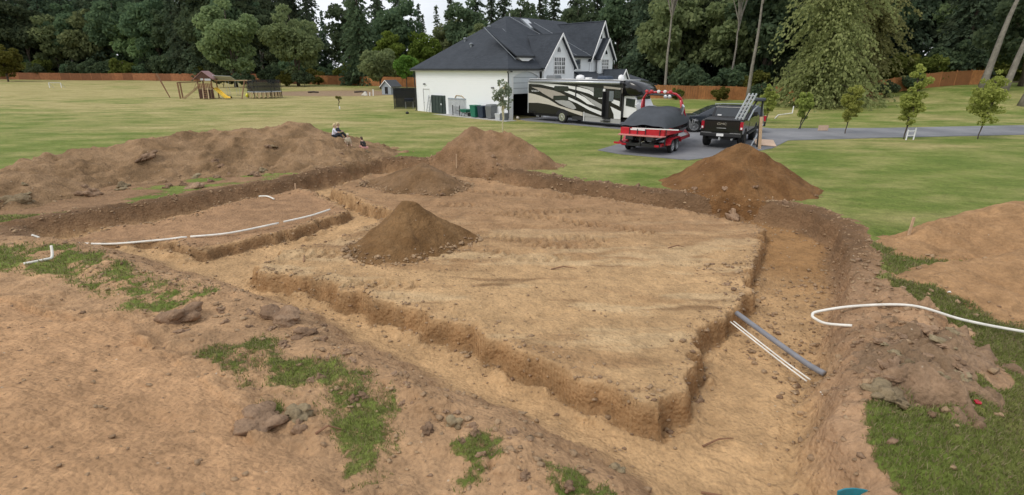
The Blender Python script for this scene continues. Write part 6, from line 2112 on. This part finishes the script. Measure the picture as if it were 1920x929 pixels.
# ------------------------------------------------------------------ things on the far field
ph = empty('playhouse', (-19.9, 88.2, gz(-19.9, 88.2)), R(-28), 'small grey garden playhouse with a dark pitched roof', 'playhouse')
MB().box(-.95, .95, -1.2, 1.2, 0, 1.35).prism([(-.95, 1.35), (.95, 1.35), (0, 2.15)], 'y', -1.2, 1.2).build('wall', M['grey_wood'], ph)
for sx in (-1, 1):
    MB().slab([(0, -1.4, 2.28), (sx * 1.2, -1.4, 1.24), (sx * 1.2, 1.4, 1.24), (0, 1.4, 2.28)], .07).build('roof', M['slate'], ph)
    MB().prism([(0, 2.28), (sx * 1.2, 1.24), (sx * 1.2, 1.12), (0, 2.14)], 'y', -1.45, -1.405).build('rake_board', M['white_trim'], ph)
MB().box(-.3, .35, -1.215, -1.203, .12, 1.2).build('door', M['dark_in'], ph)
MB().box(-.965, -.953, -.35, .35, .55, 1.1).build('window', M['dark_in'], ph)
ps = empty('play_set', (-43.2, 76.2, gz(-43.2, 76.2)), R(8), 'wooden play tower with rose roof, yellow slide and swing beam', 'play set')
for x_ in (-.9, .9):
    for y_ in (-.9, .9):
        MB().bar((x_, y_, 0), (x_, y_, 2.75), .13).build('post', M['play_wood'], ps)
MB().box(-.95, .95, -.95, .95, 1.38, 1.46).build('deck', M['play_wood'], ps)
for k in range(6):
    MB().box(-.95 + k * .32, -.66 + k * .32, -.99, -.965, .05, 1.3).build('cabin_board', M['play_dark'], ps)
for k in range(6):
    MB().box(-.985, -.96, -.95 + k * .32, -.66 + k * .32, .05, 1.3).build('cabin_board', M['play_dark'], ps)
for k in range(9):
    MB().box(-.95 + k * .21, -.80 + k * .21, -1.0, -.97, 1.5, 2.1).build('rail_board', M['play_wood'], ps)
for sx in (-1, 1):
    MB().slab([(0, -1.25, 3.75), (sx * 1.35, -1.25, 2.62), (sx * 1.35, 1.25, 2.62), (0, 1.25, 3.75)], .06).build('roof', M['play_roof'], ps)
MB().prism([(-1.15, 2.72), (1.15, 2.72), (0, 3.62)], 'y', -1.2, -1.14).build('gable_board', M['play_dark'], ps)
MB().box(-.35, .05, -1.225, -1.205, 2.5, 2.75).box(.2, 1.0, -1.225, -1.205, 2.45, 2.72).build('sign_panel', M['pale_plastic'], ps)
slide = MB().loft([[(.35 + dx, y, z + dz) for dx, dz in ((-.28, .16), (-.24, .0), (.24, .0), (.28, .16), (.32, .16), (.30, -.04), (-.30, -.04), (-.32, .16))] for y, z in ((-.9, 1.5), (-1.6, 1.15), (-3.0, .35), (-3.5, .18), (-3.9, .16))]).build('slide', M['yellow'], ps)
slide.rotation_euler = (0, 0, R(52))
for x_ in (-.35, .3):
    MB().bar((x_, -1.0, 1.45), (x_ + .5, -2.5, .05), .11).build('climber_rail', M['play_pale'], ps)
for k in range(5):
    t = .15 + k * .18
    MB().bar((-.35 + .5 * t, -1.0 - 1.5 * t, 1.45 - 1.4 * t), (.3 + .5 * t, -1.0 - 1.5 * t, 1.45 - 1.4 * t), .08).build('rung', M['play_wood'], ps)
for y_ in (-.6, .1):
    MB().bar((-1.0, y_, 1.75), (-3.2, y_ - .4, .05), .13).build('ramp_beam', M['play_pale'], ps)
MB().bar((-1.0, -.7, 2.5), (-1.6, -1.0, 1.1), .09).build('ramp_brace', M['play_pale'], ps)
for y_ in (-.4, .35):
    MB().bar((-3.75, y_, 0), (-3.75, y_, 2.2), .15).build('monkey_bar_post', M['play_wood'], ps)
    MB().bar((-3.75, y_, 2.2), (-.95, y_, 2.3), .11).build('monkey_bar_beam', M['play_dark'], ps)
MB().bar((.95, 0, 2.45), (6.0, .2, 2.45), .14).build('swing_beam', M['play_pale'], ps)
MB().bar((5.0, .15, 2.5), (4.7, -1.2, 0), .11).bar((5.0, .25, 2.5), (5.9, 1.4, 0), .11).build('swing_a_frame', M['play_wood'], ps)
for x_ in (2.6, 3.9):
    sw = MB().box(x_ - .24, x_ + .24, -.08, .3, .42, .47).build('swing_seat', M['black_plastic'], ps)
    MB().tube([(x_ - .2, .1, .46), (x_ - .2, .1, 2.4)], .02, 5).tube([(x_ + .2, .1, .46), (x_ + .2, .1, 2.4)], .02, 5).build('swing_chain', M['alu'], sw)
MB().slab([(1.15, -.8, 3.15), (3.5, -.8, 3.05), (3.7, .9, 2.42), (1.15, .9, 2.45)], .03).build('canopy', M['pale_plastic'], ps)
tr = empty('trampoline', (-36.4, 78.7, gz(-36.4, 78.7)), 0, 'round trampoline with black safety net and pale skirt', 'trampoline')
MB().disc((0, 0, .86), 'z', [(2.28, 0), (2.32, .04), (2.28, .08), (1.95, .08), (1.95, 0)], 40).build('pad', M['pale_plastic'], tr)
MB().disc((0, 0, .87), 'z', [(1.94, 0), (1.94, .02)], 40).build('jumping_mat', M['black_plastic'], tr)
n_ = 40
V_ = [(2.2 * math.cos(2 * math.pi * k / n_), 2.2 * math.sin(2 * math.pi * k / n_), z_) for z_ in (.95, 2.55) for k in range(n_)]
MB().add(V_, [(k, (k + 1) % n_, n_ + (k + 1) % n_, n_ + k) for k in range(n_)]).build('safety_net', M['net'], tr)
V_ = [(2.24 * math.cos(2 * math.pi * k / 48), 2.24 * math.sin(2 * math.pi * k / 48), z_) for z_ in (.08, .86) for k in range(48)]
for k in range(0, 48, 2):
    MB().add([V_[k], V_[k + 1], V_[48 + k + 1], V_[48 + k]], [(0, 1, 2, 3)]).build('skirt_strip', M['play_pale'], tr)
for k in range(6):
    a = math.pi * 2 * k / 6 + .3
    MB().tube([(2.3 * math.cos(a), 2.3 * math.sin(a), 0), (2.3 * math.cos(a), 2.3 * math.sin(a), 2.6)], .035, 6).build('net_pole', M['black_plastic'], tr)
o = MB().disc((0, 0, .3), 'z', [(.02, -.3), (.2, -.23), (.29, -.08), (.3, 0), (.29, .08), (.2, .23), (.02, .3)], 16).build('exercise_ball', M['lime'], None, 0, True)
o.location = (-39.4, 79.5, gz(-39.4, 79.5))
tag(o, 'bright yellow ball between play set and trampoline', 'ball')
o = MB().disc((0, 0, .16), 'z', [(.02, -.16), (.11, -.12), (.16, 0), (.11, .12), (.02, .16)], 12).build('black_ball', M['black_plastic'], None, 0, True)
o.location = (-40.6, 77.0, gz(-40.6, 77.0))
tag(o, 'small black ball in the grass below the swings', 'ball')
o = MB().tube([(-49.5, 77.2, gz(-49.5, 77.2) - .1), (-50.9, 77.4, 3.6)], [.07, .12], 8).build('leaning_post', M['play_wood'])
tag(o, 'leaning wooden post standing alone left of the play set', 'post')
gl = empty('mini_goal', (-91.5, 107.5, gz(-91.5, 107.5)), .1, 'small white football goal far out on the left field', 'goal')
for x_ in (-1.1, 1.1):
    MB().bar((x_, 0, 0), (x_, 0, 1.0), .09).build('upright', M['white_trim'], gl)
MB().bar((-1.1, 0, 1.0), (1.1, 0, 1.0), .08).build('crossbar', M['pale_plastic'], gl)
MB().bar((-1.1, 0, 1.0), (-1.1, 1.0, 0), .06).bar((1.1, 0, 1.0), (1.1, 1.0, 0), .06).build('stay', M['pale_plastic'], gl)
for x, y, h, lab in ((-22.6, 84.8, .55, 'shorter of two white stakes on the field left of the playhouse'), (-22.0, 84.6, 1.0, 'taller of two white stakes on the field left of the playhouse')):
    o = MB().bar((x, y, gz(x, y) - .05), (x + .04, y, gz(x, y) + h), .13).build('white_stake', M['white_trim'])
    tag(o, lab, 'stake')
for x, y, l_, lab in ((-27.6, 93.5, 2.2, 'fallen log lying on the bare field corner'), (-35.5, 93.0, 1.8, 'short log at the left of the bare field corner')):
    o = MB().tube([(x, y, gz(x, y) + .12), (x + l_ * .5, y + .2, gz(x, y) + .2), (x + l_, y + .1, gz(x, y) + .12)], [.16, .15, .12], 8).build('log', M['bark'])
    tag(o, lab, 'log')
o = MB().prism([(-.5, 0), (.5, 0), (.3, .55), (.1, .6)], 'y', -.3, .3).build('white_tarp', M['pvc'], None, .03)
o.location = (-23.8, 86.0, gz(-23.8, 86))
tag(o, 'crumpled white tarp beside the white stakes', 'tarp')
o = MB().disc((0, 0, .14), 'z', [(.05, -.14), (.16, -.05), (.17, .05), (.06, .14)], 12).build('black_pot', M['black_plastic'], None, 0, True)
o.location = (-10.3, 51.9, .0)
tag(o, 'small black pot on the lawn before the garage', 'pot')


# ------------------------------------------------------------------ people sitting on the end of the long heap
def skin_mesh(name, verts, edges, radii, mat, parent, rootv=0, sub=2):
    me_ = bpy.data.meshes.new(name)
    me_.from_pydata([tuple(v) for v in verts], edges, [])
    o = link_mesh(name, me_, mat, parent)
    m = o.modifiers.new('skin', 'SKIN')
    m.use_smooth_shade = True
    for i, r_ in enumerate(radii):
        sv_ = me_.skin_vertices[0].data[i]
        sv_.radius = (r_, r_) if not isinstance(r_, tuple) else r_
        sv_.use_root = (i == rootv)
    s_ = o.modifiers.new('subdivision', 'SUBSURF')
    s_.levels = s_.render_levels = sub
    return o


def person(loc, rz, s, label, shirt, legs_mat, hair, leg_pose, arm_pose, lean=0.0, cap=None, shorts=False, head_turn=0.0):
    """seated figure; local +y is the way the body faces, the hips are at the origin"""
    p = empty('person', loc, rz, label, 'person')
    p.scale = (s, s, s)
    def L_(y, z):
        return (y + lean * z, z)
    ty = [L_(0, z)[0] for z in (.10, .30, .48, .60, .70)]
    V = [(0, 0, .10), (0, ty[1], .30), (0, ty[2], .48), (0, ty[3], .58), (0, ty[3] + .02, .66), (0, ty[4] + .03, .74), (0, ty[4] + .05, .84), (0, ty[4] + .13, .76)]
    E_ = [(0, 1), (1, 2), (2, 3), (3, 4), (4, 5), (5, 6), (5, 7)]
    Rr = [(.15, .12), (.135, .105), (.16, .11), (.11, .09), .05, (.085, .095), (.075, .085), .02]
    for sx in (-1, 1):
        b = len(V)
        k = leg_pose[0] if sx < 0 else leg_pose[1]
        V += [(sx * .10, .03, .08)] + [(sx * a, y, z) for a, y, z in k]
        Rr += [.085, .062, .042, .036, .025]
        E_ += [(0, b), (b, b + 1), (b + 1, b + 2), (b + 2, b + 3), (b + 3, b + 4)]
        b = len(V)
        k = arm_pose[0] if sx < 0 else arm_pose[1]
        V += [(sx * .17, ty[3], .55)] + [(sx * a, y, z) for a, y, z in k]
        Rr += [.058, .04, .03, .028]
        E_ += [(2, b), (b, b + 1), (b + 1, b + 2), (b + 2, b + 3)]
    body = skin_mesh('body', V, E_, Rr, M['skin'], p)
    g = 1.16
    # shirt: torso and upper arms, a little larger than the body
    sv_ = [V[0], V[1], V[2], V[3]]
    se = [(0, 1), (1, 2), (2, 3)]
    sr = [(.15 * g, .125 * g), (.14 * g, .11 * g), (.165 * g, .115 * g), (.10, .085)]
    for off in (13, 22):
        b = len(sv_)
        e1_ = Vector(V[off]).lerp(Vector(V[off + 1]), 1.0)
        e2_ = Vector(V[off + 1]).lerp(Vector(V[off + 2]), .55)
        sv_ += [V[off], tuple(e1_), tuple(e2_)]
        se += [(2, b), (b, b + 1), (b + 1, b + 2)]
        sr += [.07, .054, .045]
    skin_mesh('shirt', sv_, se, sr, shirt, p)
    lv, le, lr = [V[0]], [], [(.155 * g, .12 * g)]
    for off in (8, 17):
        b = len(lv)
        lv += [V[off], V[off + 1], tuple(Vector(V[off + 1]).lerp(Vector(V[off + 2]), .12 if shorts else .9))]
        le += [(0, b), (b, b + 1), (b + 1, b + 2)]
        lr += [.098, .074, .07 if shorts else .05]
    skin_mesh('trousers', lv, le, lr, legs_mat, p)
    hx, hy, hz = 0, ty[4] + .035, .83
    mb_ = MB()
    rings_ = []
    for z_, k_, dy in ((-.12, .078, -.05), (-.05, .100, -.035), (.03, .105, -.015), (.08, .085, -.005), (.115, .04, .0)):
        rings_.append([(hx + k_ * math.cos(a) * .95, hy + dy + k_ * math.sin(a) * (1.05 if math.sin(a) < 0 or z_ > .02 else .35), hz + z_) for a in [2 * math.pi * i / 14 for i in range(14)]])
    mb_.loft(rings_).build('hair', hair, p, 0, True)
    for sx in (-1, 1):
        MB().disc((sx * .032, hy + .108, .80), 'y', [(.004, -.012), (.011, -.004), (.004, .004)], 8).build('eye', M['black_plastic'], p)
    MB().disc((0, hy + .10, .735), 'y', [(.008, -.01), (.022, 0), (.008, .008)], 8).build('mouth', M['cloth_pink'], p)
    if cap:
        c_ = MB()
        c_.disc((hx, hy - .01, hz + .02), 'z', [(.118, 0), (.115, .05), (.085, .10), (.03, .125)], 16)
        c_.prism([(-.08, hy + .07), (.08, hy + .07), (.06, hy + .19), (-.06, hy + .19)], 'z', hz + .02, hz + .035)
        c_.build('hat', cap, p, 0, True)
    return p


SIT = ([(.13, .40, .24), (.13, .62, -.10), (.13, .72, -.14), (.13, .78, -.14)],) * 2
KNEEL = ([(.15, .36, .34), (.17, .40, -.06), (.17, .52, -.10), (.17, .56, -.10)],) * 2
ARMF = ([(.24, .16, .36), (.16, .36, .34), (.13, .43, .34)],) * 2
ARMD = ([(.24, .02, .32), (.25, .18, .14), (.25, .24, .08)],) * 2
pz = lambda x, y: surf(x, y)
person((-8.92, 26.0, pz(-8.92, 26.0) + .02), R(-70), .74, 'adult in a white top sitting highest on the heap end', M['cloth_white'], M['cloth_navy'], M['hair_blond'], SIT, ARMF, .15)
person((-8.93, 26.6, pz(-8.93, 26.6) + .04), R(-80), .77, 'person in a dark top sitting just behind the one in white', M['cloth_navy'], M['cloth_black'], M['hair_blond'], SIT, ARMF, .12)
person((-8.2, 25.9, pz(-8.2, 25.9) + .02), R(-150), .56, 'small child in cream clothes and a pale hat in the middle', M['cloth_cream'], M['cloth_tan'], M['hair_blond'], KNEEL, ARMD, .12, M['cloth_cream'])
person((-7.35, 25.85, pz(-7.35, 25.85) + .02), R(60), .64, 'child in a black shirt and pink shorts sitting lowest on the heap end', M['cloth_black'], M['cloth_pink'], M['hair_brown'], SIT, ARMF, .42, None, True)
